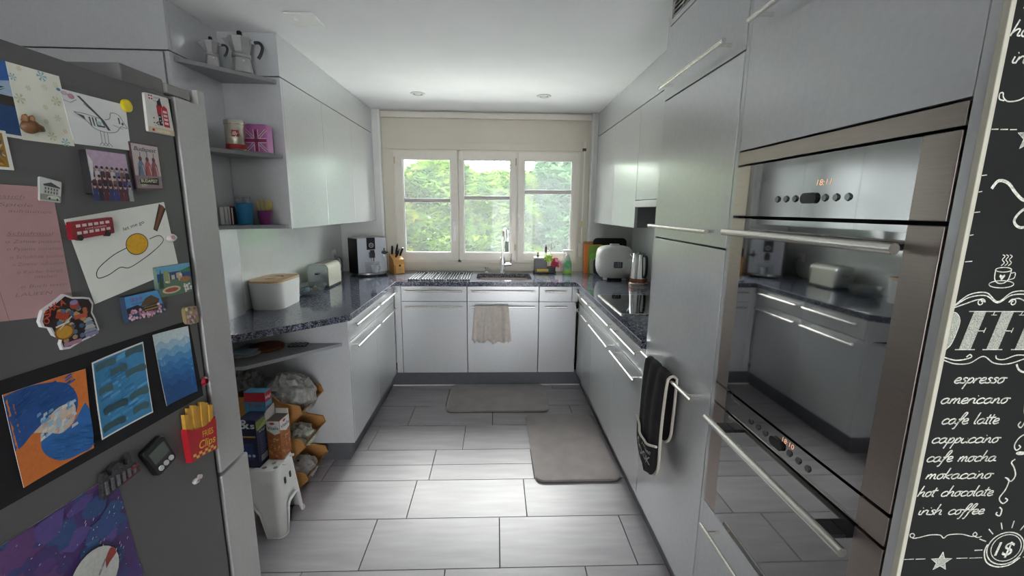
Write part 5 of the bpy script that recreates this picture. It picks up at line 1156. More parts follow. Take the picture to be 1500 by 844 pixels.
# kettle
t = T('kettle', 'tall polished steel kettle with a copper base band', 'kettle', (1.143, 3.362, ZW), rz=R(0))
t.p('base', B().lathe([(.078, 0), (.079, .012), (.074, .017)], 32), mat('kettle_base', '#cdbfae', 0.2, 0.9))
t.p('body', B().lathe([(.073, .016), (.074, .03), (.070, .06), (.060, .18), (.053, .243)], 36), M['chrome'])
t.p('copper_band', B().lathe([(.0746, .022), (.0748, .036), (.0725, .052), (.0715, .052)], 36, cap0=False, cap1=False), mat('copper', '#8f5a42', 0.25, 0.9))
t.p('lid', B().lathe([(.053, .243), (.05, .25), (.03, .254), (.012, .255), (.012, .262), (.004, .264)], 28), mat('kettle_lid', '#b9b9b6', 0.25, 0.8))
t.p('handle', B().tube(catmull([(.02, -.052, .235), (.028, -.082, .225), (.03, -.092, .17), (.03, -.092, .10), (.026, -.078, .062)], 5), [.010] * 21, 10), M['black'])
t.p('spout', B().tube([(-.04, .02, .205), (-.06, .03, .235), (-.066, .034, .243)], [.016, .012, .008], 10), M['chrome'])
# hob
t = T('induction_hob', 'black glass hob set in the right worktop with a steel edge', 'hob', (.95, 2.62, ZW))
t.w('glass', B().box(.722, 1.205, 2.345, 2.898, .9204, .925, .001), M['hobglass'])
t.w('frame', B().box(.712, .722, 2.338, 2.905, .9204, .927, .001).box(.722, 1.205, 2.338, 2.345, .9204, .9265, .001).box(.722, 1.205, 2.898, 2.905, .9204, .9265, .001).box(1.205, 1.212, 2.338, 2.905, .9204, .9265, .001), M['handle'])
rb = B()
for (x, y_, r_) in ((.83, 2.47, .075), (.83, 2.76, .085), (1.08, 2.47, .085), (1.08, 2.76, .075)): rb.lathe([(r_, .9252), (r_ - .0015, .9252)], 40, (x, y_), False, False)
t.w('zone_marks', rb, mat('zone_grey', '#5a5c60', 0.3), smooth=0)

# ================================================================== SHELVES, LEFT
def moka(loc, s, rz, label):
    t = T('moka_pot', label, 'coffee pot', loc, rz=rz, group='moka pots')
    al = mat('aluminium', '#b9b9b8', 0.3, 0.85, 0.06); n = 8
    oc = lambda r_, z_, k=1.0: [(r_ * math.cos((i + .5) * 6.2832 / n), r_ * math.sin((i + .5) * 6.2832 / n), z_) for i in range(n)]
    t.p('boiler', B().ring([oc(.046 * s, 0), oc(.0455 * s, .004 * s), oc(.036 * s, .066 * s)]), al, smooth=0)
    t.p('collar', B().lathe([(.036 * s, .064 * s), (.0405 * s, .068 * s), (.0405 * s, .076 * s), (.038 * s, .079 * s), (.040 * s, .083 * s), (.036 * s, .086 * s)], 28), al)
    up = B().ring([oc(.034 * s, .085 * s), oc(.036 * s, .09 * s), oc(.050 * s, .150 * s)])
    t.p('upper_chamber', up, al, smooth=0)
    t.p('spout', B().hexa([(-.034 * s, -.012 * s, .10 * s), (-.034 * s, .012 * s, .10 * s), (-.040 * s, .016 * s, .149 * s), (-.040 * s, -.016 * s, .149 * s), (-.039 * s, -.001, .10 * s), (-.039 * s, .001, .10 * s), (-.078 * s, .001, .1495 * s), (-.078 * s, -.001, .1495 * s)]), al, smooth=0)
    t.p('lid', B().ring([oc(.051 * s, .150 * s), oc(.050 * s, .1535 * s), oc(.012 * s, .161 * s)]), al, smooth=0)
    t.p('lid_knob', B().lathe([(.007 * s, .160 * s), (.012 * s, .166 * s), (.011 * s, .182 * s), (.006 * s, .186 * s)], 8), M['black'])
    t.p('handle_bracket', B().box(.044 * s, .062 * s, -.006 * s, .006 * s, .132 * s, .146 * s, .002), al)
    t.p('handle', B().tube(catmull([(.06 * s, 0, .139 * s), (.082 * s, 0, .14 * s), (.094 * s, 0, .122 * s), (.086 * s, 0, .092 * s), (.072 * s, 0, .07 * s)], 5), [.0075 * s] * 21, 8), M['black'])
    t.p('valve', B().cyl((.02 * s, -.036 * s, .045 * s), (.022 * s, -.044 * s, .046 * s), .006 * s, 10), M['chrome'])
    return t
moka((-1.308, 2.178, 2.1365), .70, R(12), 'smaller aluminium stovetop coffee pot on the top shelf')
moka((-1.225, 2.268, 2.1365), 1.02, R(10), 'larger aluminium stovetop coffee pot on the top shelf')
t = T('coffee_tin', 'round silver coffee tin with red band and red label', 'tin', (-1.262, 2.218, 1.7725), rz=0)
tin = mat('tin_silver', '#bdb7a8', 0.25, 0.9, 0.05)
t.p('can', B().lathe([(.043, 0), (.044, .003), (.044, .118), (.043, .12)], 36), tin)
t.p('red_band', B().lathe([(.0443, .004), (.0444, .026)], 36, cap0=False, cap1=False), mat('band_red', '#9a1f26', 0.35))
t.p('lid', B().lathe([(.0455, .118), (.0455, .134), (.044, .137), (.02, .1375)], 36), tin)
def fcan(u, v, h):
    a_ = R(-62) + u / .044; return ((.0445 + h) * math.cos(a_), (.0445 + h) * math.sin(a_), v)
a = Art(fcan, .0004)
for i in range(6): a.rect(-.014 + i * .0048, .060, -.014 + (i + 1) * .0048 + .0001, .090, '#a51e25')
a.text('illy', -.0125, .066, .017, .026, flat('#f2eee8'), shear=.25, off=.015); a.done('label', t.o)
t = T('flag_tin', 'pink tea tin with a British flag pattern', 'tin', (-1.188, 2.294, 1.7725), rz=R(2))
pk = mat('tin_pink', '#b0679f', 0.35, 0.2, 0.04)
t.p('can', B().rrect([(.049, .035, .008, 0), (.05, .036, .008, .003), (.05, .036, .008, .108)]), pk)
t.p('lid', B().rrect([(.0512, .0372, .009, .108), (.0512, .0372, .009, .128), (.046, .033, .008, .132)]), pk)
a = Art(lambda u, v, h: (u, -.0362 - h, v), .0006)
for s1 in (-1, 1):
    for s2 in (-1, 1): a.line([(s1 * .005, .054 + s2 * .006), (s1 * .049, .054 + s2 * .05)], .006, flat('#d3bfd2')); a.line([(s1 * .007, .054 + s2 * .008), (s1 * .049, .054 + s2 * .05)], .002, flat('#8a2f58'))
a.rect(-.049, .042, .049, .066, '#d3bfd2'); a.rect(-.012, .002, .012, .107, '#d3bfd2'); a.rect(-.049, .046, .049, .062, '#962a5c'); a.rect(-.008, .002, .008, .107, '#962a5c')
a.rect(-.004, .074, .004, .098, '#6b2148'); a.rect(-.011, .048, .011, .06, '#6b2148')
a.done('flag_print', t.o)
# books and cups on the lowest shelf
for k, (y_, th, h_, c, lab) in enumerate(((0, .02, .088, '#c9c8c4', 'pale grey-backed booklet, first on the lowest corner shelf'), (1, .013, .090, '#d5d2cd', 'thin white booklet, second on the lowest corner shelf'), (2, .010, .093, '#8c4a56', 'thin red booklet beside the blue cup'), (3, .010, .086, '#46464c', 'thin dark booklet behind the blue cup'))):
    x0_ = -1.382 + sum((.021, .014, .011, .011)[:k])
    t = T('booklet', lab, 'book', (x0_ + th / 2, 2.25, 1.413), group='booklets on the shelf')
    y0_ = 2.225 + k * .006
    t.w('cover', B().box(x0_, x0_ + th, y0_, 2.36, 1.413, 1.413 + h_, .0015), flat(c))
    t.w('pages', B().box(x0_ + .002, x0_ + th - .002, y0_ - .0008, 2.359, 1.415, 1.413 + h_ - .002), M['paper'], smooth=0)
t = T('plastic_cup', 'blue plastic cup stuffed with grey bags on the lowest shelf', 'cup', (-1.286, 2.272, 1.4128))
t.p('cup', B().lathe([(.033, 0), (.0345, .003), (.040, .105), (.0425, .108), (.0385, .108), (.033, .01), (.004, .006)], 28), mat('cup_blue', '#2c7aa6', 0.3))
tag(part('grey_pouch', B().rrect([(.02, .012, .01, 1.43), (.033, .016, .01, 1.50), (.036, .016, .01, 1.545), (.034, .012, .01, 1.552)], -1.29, 2.272, 3), mat('pouch_grey', '#8b8d8f', 0.6, 0, 0.4, 60, 0.5, 90)), 'crumpled grey pouch sticking out of the blue cup', 'pouch')
t = T('plastic_cup', 'purple plastic cup of yellow sticks on the lowest shelf', 'cup', (-1.206, 2.312, 1.4128))
t.p('cup', B().lathe([(.027, 0), (.028, .003), (.0345, .07), (.036, .072), (.033, .072), (.027, .008), (.004, .005)], 24), mat('cup_purple', '#6a2a5e', 0.3))
for k, (dx, dy, h_, tx) in enumerate(((-.016, -.008, .115, -.12), (-.008, .006, .122, -.05), (0, -.012, .118, 0), (.008, .004, .12, .06), (.014, -.006, .117, .10), (.019, .006, .108, .16))):
    s_ = T('sugar_stick', ['yellow sugar stick leaning left in the purple cup', 'yellow stick left of centre at the back of the purple cup', 'yellow stick in the front middle of the purple cup', 'yellow stick right of centre at the back of the purple cup', 'yellow stick on the right front of the purple cup', 'shortest yellow stick leaning right in the purple cup'][k], 'stick', (-1.206 + dx, 2.312 + dy, 1.4215), group='sugar sticks')
    s_.p('stick', B().hexa([(-.005, -.001, 0), (.005, -.001, 0), (.005, .001, 0), (-.005, .001, 0)] + [(x + tx * .1, y_, h_) for x, y_ in ((-.005, -.001), (.005, -.001), (.005, .001), (-.005, .001))]), mat('stick_yellow', '#c9b15a', 0.6, 0, 0.2, 60), smooth=0)
# lower open shelf
t = T('cork_board', 'round brown cork trivet lying on the lower open shelf', 'trivet', (-1.235, 2.262, .7515), rz=0)
t.p('disc', B().lathe([(.082, 0), (.086, .003), (.086, .014), (.08, .018), (.02, .018)], 36), mat('cork', '#6d4426', 0.8, 0, 0.25, 60, 0.2, 120))
t = T('pot_holder', 'black and white checked pot holder on the lower open shelf', 'pot holder', (-1.092, 2.314, .7515), rz=R(8))
t.p('pad', B().rrect([(.048, .03, .008, 0), (.05, .032, .01, .003), (.049, .031, .01, .006)]), M['blackmat'])
a = Art(lambda u, v, h: (u, v, .0062 + h), .0003)
for i in range(8):
    for j in range(5):
        if (i + j) % 2: a.rect(-.046 + i * .0115, -.028 + j * .0112, -.036 + i * .0115, -.018 + j * .0112, '#a9aab0')
a.done('check_print', t.o)
def blob(pts_f, nu, nv, name, m, parent, seed, amp, shift=None):
    r_ = random.Random(seed); b = B(); V = []
    for j in range(nv + 1):
        ring_ = []
        for i in range(nu):
            p = Vector(pts_f(i / nu, j / nv)); ring_.append(p + Vector((r_.uniform(-1, 1), r_.uniform(-1, 1), r_.uniform(-1, 1))) * amp)
        V.append(ring_)
    b.ring(V); return part(name, b, m, parent, shift=shift, smooth=25)
plast = mat('plastic_bag', '#b9b8b4', 0.25, 0, 0.25, 30, 0.6, 60, trans=0.25)
t = T('flat_plastic_bag', 'flat clear plastic bag of papers on the lower open shelf', 'bag', (-1.29, 2.15, .7515))
blob(lambda u, v: (-.008 + (.085 if 1 else 0) * math.cos(u * 6.2832) * (1 - .5 * abs(2 * v - 1) ** 3), .075 * math.sin(u * 6.2832) * (1 - .5 * abs(2 * v - 1) ** 3), .003 + .016 * v), 18, 4, 'bag', plast, t.o, 5, .0022)
t.p('papers', B().box(-.06, .05, -.045, .045, .02, .024, .001), flat('#8fa9b3'))

# ================================================================== STOOL, BOXES, CRATES
t = T('step_stool', 'white plastic step stool with round holes, loaded with cereal boxes', 'stool', (-1.165, 1.885, 0))
sw = mat('stool_white', '#dcdcd8', 0.45, 0, 0.02)
ZS = .32
def sl(hx, hy, z_, r_=.03): return [(x, y_, z_) for x, y_ in rr2(hx, hy, r_, 6)]
# top plate with holes, built as a filled outline
bm = bmesh.new(); edges = []
holes = [(-.10 + .05 * i + (.025 if j % 2 else 0), -.054 + .036 * j) for i in range(6) for j in range(4)]
for lp in [[(x, y_) for x, y_ in rr2(.163, .083, .022, 5)]] + [[(hx + .0105 * math.cos(k * .5236), hy + .0105 * math.sin(k * .5236)) for k in range(12)] for hx, hy in holes]:
    vs = [bm.verts.new((x, y_, ZS)) for x, y_ in lp]; edges += [bm.edges.new((vs[i], vs[(i + 1) % len(vs)])) for i in range(len(vs))]
r_ = bmesh.ops.triangle_fill(bm, use_beauty=True, edges=edges); ex = bmesh.ops.extrude_face_region(bm, geom=[g for g in r_['geom'] if isinstance(g, bmesh.types.BMFace)])
for g in ex['geom']:
    if isinstance(g, bmesh.types.BMVert): g.co.z = ZS - .005
b = B(); b.bm.free(); b.bm = bm; t.p('top', b, sw, smooth=30)
# skirt: sides splayed, arches cut between the four feet
def skirt():
    b = B(); rows_ = 14
    def ring_at(z_):
        k = (ZS - z_) / ZS; return rr2(.163 + .026 * k, .083 + .03 * k, .022 + .006 * k, 5)
    base = ring_at(0); N = len(base)
    top = ring_at(ZS); 
    cols = []
    for i in range(N):
        x, y_ = base[i]
        # height of the lower edge: feet at corners, arches between
        cols.append(None)
    # resample each outline more finely along the straight runs
    def fine(z_):
        o = ring_at(z_); out = []
        for i in range(N):
            a_, c = o[i], o[(i + 1) % N]; L = math.hypot(a_[0] - c[0], a_[1] - c[1]); m_ = 14 if L > .05 else 1
            for k in range(m_): out.append((a_[0] + (c[0] - a_[0]) * k / m_, a_[1] + (c[1] - a_[1]) * k / m_))
        return out
    n0 = fine(0)
    def low(p):
        x, y_ = abs(p[0]), abs(p[1])
        if x < .105 and y_ > .09: return .16 * (1 - (x / .105) ** 6) ** .5
        if y_ < .062 and x > .15: return .135 * (1 - (y_ / .062) ** 6) ** .5
        return 0.0
    loops = []
    for j in range(6):
        lp = []
        for i, p in enumerate(n0):
            zl = low(p); z_ = ZS - .001 + (zl - ZS + .001) * j / 5; q = fine(z_)[i]; lp.append((q[0], q[1], z_))
        loops.append(lp)
    b.ring(loops, False, False)
    fo = [(p[0] * 1.06, p[1] * 1.08, low(p)) for p in n0]
    b.ring([loops[-1], [(p[0] * 1.04, p[1] * 1.06, low(p) + .002) for p in n0]], False, False)
    return b
t.p('legs', skirt(), sw, smooth=40, solid=.004)
for dy in (-.025, .025): t.p('grip_hole_patch', B().prism(rr2(.0085, .016, .0085, 5), lambda u, v, h: (.1728 + h - v * .081, dy + u, .235 + v), .0015), mat('hole_shade', '#3a3a3a', 0.8))  # dark plates on the closed side, painted as the shade in the hand holes
def carton(loc, w_, d_, h_, rz, label, cols, art, lid=None, name='cereal_box'):
    t = T(name, label, 'box', loc, rz=rz, group='cereal boxes')
    t.p('carton', B().box(-w_ / 2, w_ / 2, -d_ / 2, d_ / 2, 0, h_, .001), cols)
    a = Art(lambda u, v, h: (u, -d_ / 2 - h, v), .0006); b_ = Art(lambda u, v, h: (w_ / 2 + h, u, v), .0006)
    art(a, b_); a.done('front_print', t.o); b_.done('side_print', t.o); return t
zs = ZS + .0005
def p_red(a, b):
    a.rect(-.05, .275, .05, .322, '#a8202c'); a.rect(-.05, .02, .05, .274, '#4f8db0'); a.text('Pops', -.03, .25, .02, .06, flat('#a8202c'))
    b.rect(-.025, .275, .025, .322, '#a8202c'); b.rect(-.025, .02, .025, .274, '#4f8db0'); b.text("Kellogg's", -.022, .29, .014, .044, flat('#e6dcd8'), shear=.2, off=.01); b.text('Müsli', -.021, .238, .018, .042, flat('#7c2236'), off=.02); b.text('Chocolat', -.02, .245, .008, .04, flat('#3b4a7a'))
carton((-1.135, 1.958, zs), .10, .05, .325, R(-3), 'red and blue cereal box at the back of the stool', flat('#4f8db0'), p_red)
def p_navy(a, b):
    a.text('&', -.036, .195, .045, .05, flat('#d8dadf'), off=.02); a.text("s", .016, .195, .03, .02, flat('#d8dadf'), off=.02); a.rect(-.04, .15, .035, .158, '#b98a3a'); a.rect(-.03, .04, .02, .12, '#2f3d6a')
    for k in range(3): a.disc(-.02 + .02 * k, .06, .007, .007, '#b9bfcc')
    b.rect(-.044, .185, .044, .225, '#74803f'); b.poly([(-.044, .18), (.044, .215), (.044, .18)], '#a3a86a'); b.text("Kellogg's", -.026, .164, .012, .05, flat('#c8cad2'), shear=.2)
    for k in range(9): b.rect(-.026, .145 - k * .0105, .022 - .006 * (k % 3), .149 - k * .0105, '#56628c')
    b.rect(-.026, .022, .022, .05, '#c4c6cc')
    for k in range(9): b.rect(-.024 + k * .005, .024, -.0215 + k * .005, .048, '#22242e')
carton((-1.122, 1.876, zs), .082, .09, .235, R(-3), 'dark blue biscuit box on the step stool', mat('navy_card', '#1d2340', 0.5), p_navy)
def p_vit(a, b):
    for A_, w_ in ((a, .031), (b, .041)):
        A_.rect(-w_, .0, w_, .135, '#9a5c33'); A_.poly([(-w_, .194), (w_, .194), (w_, .135), (w_ * .2, .125), (-w_, .15)], '#d8d5cf')
        for k in range(40): u, v = random.Random(k).uniform(-w_ * .9, w_ * .8), random.Random(k + 99).uniform(.01, .11); A_.disc(u, v, .005, .003, ['#b9803f', '#7d4526', '#caa062'][k % 3], 7)
        A_.text('Vitalis', -w_ * .85, .152, .018, w_ * 1.7, flat('#33406f'), off=.015); A_.disc(-w_ * .1, .183, .012, .006, '#a8303a', 14)
t = carton((-1.043, 1.940, zs), .064, .084, .195, R(-3), 'open white and orange-brown muesli box at the front of the stool', mat('vitalis_card', '#a5683c', 0.5), p_vit)
t.p('inner', B().box(-.029, .029, -.039, .039, .191, .1956), mat('card_inside', '#5f5a55', 0.8), smooth=0)
t.p('flap', B().hexa([(-.032, -.041, .194), (-.031, -.041, .194), (-.031, .041, .194), (-.032, .041, .194), (-.036, -.04, .235), (-.035, -.04, .235), (-.035, .041, .25), (-.036, .041, .25)]), mat('card_grey', '#b5b0a8', 0.8), smooth=0)
t.p('flap', B().hexa([(-.031, .041, .194), (.031, .041, .194), (.031, .042, .194), (-.031, .042, .194), (-.031, .043, .22), (.031, .043, .22), (.031, .044, .22), (-.031, .044, .22)]), mat('card_white', '#cfcbc4', 0.8), smooth=0)

# stacked wooden storage crates with tilted open fronts
def crate(z0, label, dx=0.0):
    t = T('storage_crate', label, 'crate', (-1.19 + dx, 2.21, z0), group='stacked crates')
    x0, x1, hy, h_ = -.18, .135, .135, .175; wd = M['cardboard']
    for sy in (-1, 1):
        P = [(x0, 0), (x1 - .015, 0), (x1 + .068, .085), (x1 + .055, .125), (x1 - .03, .14), (x1 - .07, h_), (x0, h_)]
        t.p('side', B().ring([[(u, sy * hy + d_, v) for u, v in P] for d_ in (-.004, .004)]), wd, smooth=0)
    t.p('bottom', B().box(x0, x1 - .015, -hy + .0045, hy - .0045, .004, .011), wd, smooth=0)
    t.p('back', B().box(x0, x0 + .008, -hy + .0045, hy - .0045, .0115, h_), wd, smooth=0)
    fr_ = B().hexa([(x1 - .020, -hy + .0045, .011), (x1 - .014, -hy + .0045, .011), (x1 - .014, hy - .0045, .011), (x1 - .020, hy - .0045, .011), (x1 + .058, -hy + .0045, .086), (x1 + .064, -hy + .0045, .086), (x1 + .064, hy - .0045, .086), (x1 + .058, hy - .0045, .086)])
    t.p('front_lip', fr_, wd, smooth=0)
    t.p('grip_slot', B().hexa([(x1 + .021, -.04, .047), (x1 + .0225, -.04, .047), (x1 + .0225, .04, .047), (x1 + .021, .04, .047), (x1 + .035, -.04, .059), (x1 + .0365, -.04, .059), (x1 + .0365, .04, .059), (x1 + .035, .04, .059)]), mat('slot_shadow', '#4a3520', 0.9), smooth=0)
    return t
crate(.001, 'bottom wooden storage crate in the stack under the open shelf')
crate(.191, 'middle wooden storage crate in the stack under the open shelf')
crate(.381, 'top wooden storage crate in the stack under the open shelf')
def bag(name, loc, ax_, az, ay, label, m, seed, amp):
    t = T(name, label, 'bag', loc)
    def f(u, v):
        a_ = u * 6.2832; r_ = math.sin(math.pi * (.06 + .9 * v)) ** .55
        return (ax_ * math.cos(a_) * r_, ay * math.sin(a_) * r_, az * (v))
    blob(f, 26, 12, 'bag', m, t.o, seed, amp); return t
bag('plastic_bag', (-1.105, 2.21, .014), .105, .115, .1, 'clear crumpled plastic bag in the bottom crate', mat('bag_clear', '#c2c0bc', 0.2, 0, 0.2, 30, 0.5, 60, trans=0.4), 3, .011)
bag('newspaper_bag', (-1.10, 2.22, .204), .095, .12, .085, 'crumpled printed bag in the middle crate', mat('bag_news', '#a9ab9f', 0.6, 0, 0.45, 45, 0.6, 70), 4, .012)
bag('grey_mesh_bag', (-1.125, 2.215, .394), .15, .235, .112, 'large grey striped plastic bag in the top crate', mat('bag_grey', '#8f8e89', 0.35, 0, 0.45, 22, 0.6, 60, trans=0.1, stretch=(1, 4, 1)), 8, .013)
bag('dark_bag', (-1.268, 2.12, .575), .075, .11, .055, 'dark crumpled plastic bag behind the fridge edge', mat('bag_dark', '#5d5b58', 0.3, 0, 0.5, 26, 0.6, 60), 11, .012)

# ================================================================== FLOOR MATS
def floor_mat(x0, x1, y0, y1, label, rz=0):
    t = T('kitchen_mat', label, 'mat', ((x0 + x1) / 2, (y0 + y1) / 2, .0006), rz=rz, group='kitchen mats')
    hx, hy = (x1 - x0) / 2, (y1 - y0) / 2
    t.p('backing', B().rrect([(hx - .004, hy - .004, .05, 0), (hx - .002, hy - .002, .05, .005)], seg=8), mat('mat_backing', '#4c4648', 0.9))
    t.p('pile', B().rrect([(hx - .003, hy - .003, .05, .005), (hx, hy, .05, .009), (hx - .004, hy - .004, .05, .016), (hx - .02, hy - .02, .045, .019), (hx * .5, hy * .5, .03, .0195)], seg=8), M['mat'])
floor_mat(-.372, .413, 2.99, 3.493, 'grey-brown bath-style mat lying in front of the sink cabinet')
floor_mat(.222, .716, 2.145, 2.945, 'grey-brown mat lying along the hob cabinets', R(.6))

# ================================================================== TOWEL AND MITT
t = T('tea_towel', 'crumpled beige tea towel hanging over the sink cabinet bar', 'towel', (-.03, 3.41, .42))
def tow(x0, x1, zb, yoff, seed, ph):
    r_ = random.Random(seed); hem = [r_.uniform(-.018, .012) for _ in range(40)]
    def f(u, v):
        # v 0 top (over the bar) .. 1 hem ; fans out a little downwards
        x = x0 + (x1 - x0) * u; x += (u - .5) * .05 * v; w_ = .0035 + .010 * v
        fold = math.sin(u * 19 + ph) * w_ + math.sin(u * 41 + ph * 2) * w_ * .45
        k = min(int(u * 38), 38); hz = zb + (hem[k] * (1 - (u * 38 - k)) + hem[k + 1] * (u * 38 - k)) * .9
        return (x, yoff - .004 + fold - .002 * v, .7225 + (hz - .7225) * v)
    return f
fr_ = tow(-.170, .104, .425, 3.402, 2, .4); bk = tow(-.165, .10, .46, 3.432, 5, 1.9)
b = B()
b.grid(lambda u, v: fr_(u, v), 40, 10); b.grid(lambda u, v: bk(u, v), 40, 10)
b.grid(lambda u, v: tuple(Vector(fr_(u, 0)).lerp(Vector(bk(u, 0)), v) + Vector((0, 0, .006 * math.sin(math.pi * v)))), 40, 4)
bmesh.ops.remove_doubles(b.bm, verts=b.bm.verts, dist=1e-5)
tw_ = t.w('cloth', b, M['cloth'], smooth=60, solid=.0022)
t = T('oven_mitt', 'long black double oven mitt with pale piping hung over a cabinet bar', 'oven mitt', (.64, 1.58, .45))
# the band hangs over the bar at (x=.645, z=.888): front leaf towards the room, back leaf behind the bar
ya, yb = 1.462, 1.682
def leaf(x_off, zb, bulge, ph):
    def f(u, v):
        yy = ya + (yb - ya) * u; z_ = .896 + (zb - .896) * v
        # rounded pocket end
        e_ = max(0, (v - .72) / .28); half = math.sqrt(max(0, 1 - e_ ** 2.2)); yy = (ya + yb) / 2 + (yy - (ya + yb) / 2) * max(half, .03)
        yy += .012 * v
        return (x_off - bulge * math.sin(math.pi * min(1, v * 1.05)) ** .7 * (1 - .5 * (2 * u - 1) ** 2) + .0045 * math.sin(u * 17 + ph) * (1 - v * .6), yy, z_)
    return f
L1 = leaf(.632, .452, .016, 0); L2 = leaf(.661, .60, -.004, 2.0)
b = B(); b.grid(L1, 16, 24); b.grid(L2, 16, 16); b.grid(lambda u, v: tuple(Vector(L1(u, 0)).lerp(Vector(L2(u, 0)), v) + Vector((0, 0, .012 * math.sin(math.pi * v)))), 16, 4)
bmesh.ops.remove_doubles(b.bm, verts=b.bm.verts, dist=1e-5)
t.w('band', b, M['glove'], smooth=60, solid=.006)
# pocket over the lower half of the front leaf
def pk_(u, v):
    v0 = .62 + .0 * u + .10 * math.sin(math.pi * (1 - u)) ** 1.0 * .9 - .05 * u
    p = L1(u, v0 + (1 - v0) * v); return (p[0] - .010 - .006 * math.sin(math.pi * u), p[1], p[2] - .004 * v)
po = t.w('pocket', B().grid(pk_, 16, 14), mat('mitt_pocket', '#1a181a', 0.9, 0, 0.2, 60), smooth=60, solid=.004)
pts = [pk_(i / 16, 0) for i in range(17)]; t.w('pocket_piping', B().tube([(p[0] - .003, p[1], p[2]) for p in pts], .005, 7), M['piping'])
edge_ = [L1(0, j / 24) for j in range(24, -1, -1)] + [tuple(Vector(L1(0, 0)).lerp(Vector(L2(0, 0)), k / 4) + Vector((0, 0, .012 * math.sin(math.pi * k / 4)))) for k in range(1, 4)] + [L2(0, j / 16) for j in range(0, 17)]
t.w('edge_piping', B().tube([(p[0], p[1] - .002, p[2]) for p in edge_], .0055, 7), M['piping'])
edge_ = [L1(1, j / 24) for j in range(24, -1, -1)]
t.w('edge_piping', B().tube([(p[0], p[1] + .002, p[2]) for p in edge_], .0045, 7), M['piping'])
def fm(u, v, h):
    p = Vector(pk_(min(max(1 - u, 0), 1), min(max(1 - v, 0), 1))); return (p.x - .0028 - h, p.y, p.z)
a = Art(fm, .001, .06); pr_c = mat('mitt_print', '#a8a5a2', 0.9, var=.4, scale=200)
a.text('COOK', .1, .42, .24, .74, pr_c, off=.015); a.text('HOME', .45, .80, .09, .38, pr_c, rot=-.2, off=.01)
a.done('print', po, shift=t.loc)

# ================================================================== THE GARDEN
def leaf_mat(name, c1, c2):
    m = bpy.data.materials.new(name); m.use_nodes = True; n = m.node_tree.nodes; l = m.node_tree.links; n.clear()
    o = n.new('ShaderNodeOutputMaterial'); d = n.new('ShaderNodeBsdfDiffuse'); tr_ = n.new('ShaderNodeBsdfTranslucent'); mx = n.new('ShaderNodeMixShader'); mx.inputs['Fac'].default_value = 0.5
    tc = n.new('ShaderNodeTexCoord'); nz = n.new('ShaderNodeTexNoise'); nz.inputs['Scale'].default_value = 2.6; nz.inputs['Detail'].default_value = 6; l.new(tc.outputs['Object'], nz.inputs['Vector'])
    cr = n.new('ShaderNodeValToRGB'); cr.color_ramp.elements[0].position = .35; cr.color_ramp.elements[1].position = .66; cr.color_ramp.elements[0].color = (*lin(c1), 1); cr.color_ramp.elements[1].color = (*lin(c2), 1)
    l.new(nz.outputs['Fac'], cr.inputs['Fac']); l.new(cr.outputs[0], d.inputs['Color']); l.new(cr.outputs[0], tr_.inputs['Color']); l.new(d.outputs[0], mx.inputs[1]); l.new(tr_.outputs[0], mx.inputs[2]); l.new(mx.outputs[0], o.inputs['Surface']); return m
LM = [leaf_mat('thuja_green', '#3a5c2a', '#76903f'), leaf_mat('thuja_blue_green', '#39593d', '#65845a'), leaf_mat('thuja_yellow', '#5f742c', '#979f4c'), leaf_mat('shrub_green', '#466733', '#8a9c5e')]
struct(part('ground', B().box(-14, 14, 4.2, 20, -.5, -.32), mat('lawn', '#6f8a4a', 0.95, 0, 0.2, 8), smooth=0), 'garden lawn outside the window')
struct(part('bounce_slab', B().box(-9, 9, 4.2, 8.6, -.32, -.28), mat('bounce_slab_pale', '#e2e0da', 0.9, 0, 0.05, 3), smooth=0), 'unseen pale slab added to bounce daylight up through the window')  # unseen pale slab, added so daylight bounces up onto the ceiling
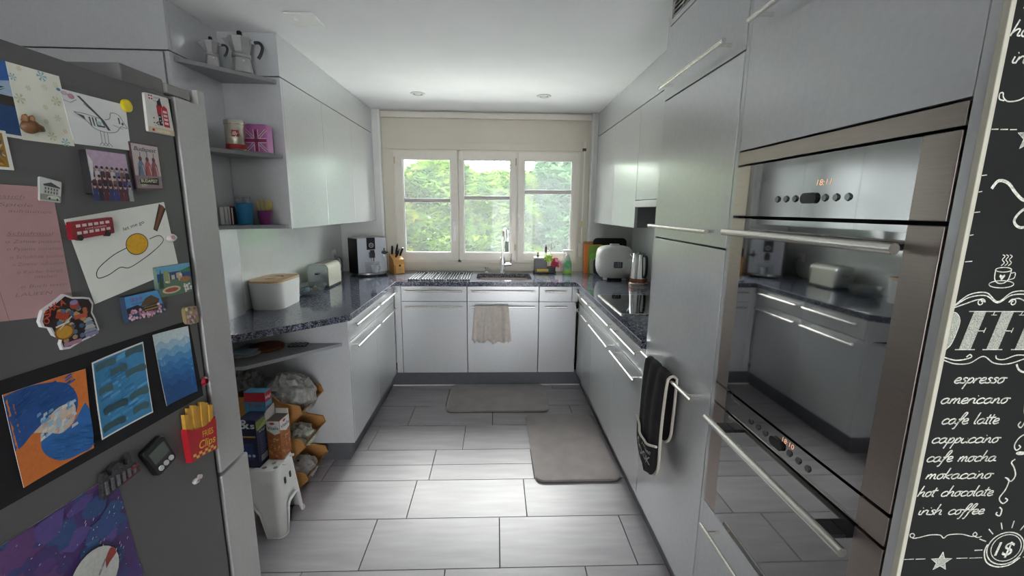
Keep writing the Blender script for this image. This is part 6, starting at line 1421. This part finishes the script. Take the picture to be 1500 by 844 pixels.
def tree(x, y_, h_, w_, m, label, seed, n=15000, bush=False):
    r_ = random.Random(seed); t = T('garden_shrub' if bush else 'conifer_hedge_tree', label, 'tree', (x, y_, -.32), group='garden hedge')
    t.p('trunk', B().tube([(0, 0, 0), (.02, 0, h_ * .4), (0, 0, h_ * .8)], [.09, .07, .02], 8), mat('bark', '#6b5540', 0.9, 0, 0.3, 20))
    V, Fc = [], []
    for k in range(n):
        zf = r_.random() ** 0.85 if not bush else r_.random()
        rad = w_ * ((1 - zf) ** .4 * .85 + .18) if not bush else w_ * (math.sin(math.pi * (.15 + .8 * zf)) ** .6)
        a_ = r_.uniform(0, 6.2832) if r_.random() < .3 else r_.uniform(3.4, 6.0)     # denser towards the house
        rr_ = rad * math.sqrt(r_.uniform(.45, 1)) * (1 + .18 * math.sin(zf * 17 + a_ * 3) )
        c = Vector((rr_ * math.cos(a_), rr_ * math.sin(a_), .1 + zf * h_))
        out = Vector((math.cos(a_), math.sin(a_), r_.uniform(-.5, .5) if not bush else r_.uniform(-1, 1))).normalized()
        side = out.cross(Vector((0, 0, 1))).normalized() * math.cos(r_.uniform(-1, 1)) + Vector((0, 0, r_.uniform(-.6, .6))); L = r_.uniform(.12, .25) if not bush else r_.uniform(.06, .11); wd = L * (.22 if not bush else .55)
        sd = side.normalized() * wd; i = len(V)
        for q in (c - sd * .3, c + out * L * .5 + sd, c + out * L, c + out * L * .5 - sd): V.append(q)
        Fc.append((i, i + 1, i + 2, i + 3))
        if not bush:
            for sg in (-1, 1):
                i = len(V); d2 = (out + side.normalized() * sg * .9).normalized(); c2 = c + out * L * .35; s2 = d2.cross(Vector((.3, .2, 1))).normalized() * wd * .7
                for q in (c2, c2 + d2 * L * .4 + s2, c2 + d2 * L * .75, c2 + d2 * L * .4 - s2): V.append(q)
                Fc.append((i, i + 1, i + 2, i + 3))
    me = bpy.data.meshes.new('foliage'); me.from_pydata([tuple(v) for v in V], [], Fc); me.materials.append(m); f_ = link('foliage', me, t.o); f_['kind'] = 'stuff'
    return t
tree(-2.95, 10.0, 2.8, 1.35, LM[2], 'yellow-green conifer filling the left window pane', 1)
tree(-1.3, 10.5, 2.75, 1.3, LM[0], 'green conifer behind the left window post', 2)
tree(.15, 10.2, 2.5, 1.3, LM[0], 'green conifer low in the middle window pane', 3)
tree(.98, 11.0, 2.6, 1.0, LM[0], 'slim green conifer behind the tap', 12, 9000)
tree(1.75, 10.3, 3.0, 1.35, LM[1], 'blue-green conifer in the right window pane', 4)
tree(3.5, 10.7, 3.5, 1.45, LM[1], 'blue-green conifer at the right end of the hedge', 5)
tree(-4.7, 10.8, 3.7, 1.5, LM[0], 'green conifer at the left end of the hedge', 6)
tree(.8, 13.2, 4.3, 2.0, LM[3], 'loose leafy shrub above the middle of the hedge', 7, 3200, True)
tree(-2.4, 13.6, 4.5, 2.0, LM[2], 'loose yellow-green shrub behind the left of the hedge', 8, 3600, True)
tree(3.8, 13.4, 4.6, 2.2, LM[3], 'loose leafy shrub behind the right of the hedge', 9, 14000, True)
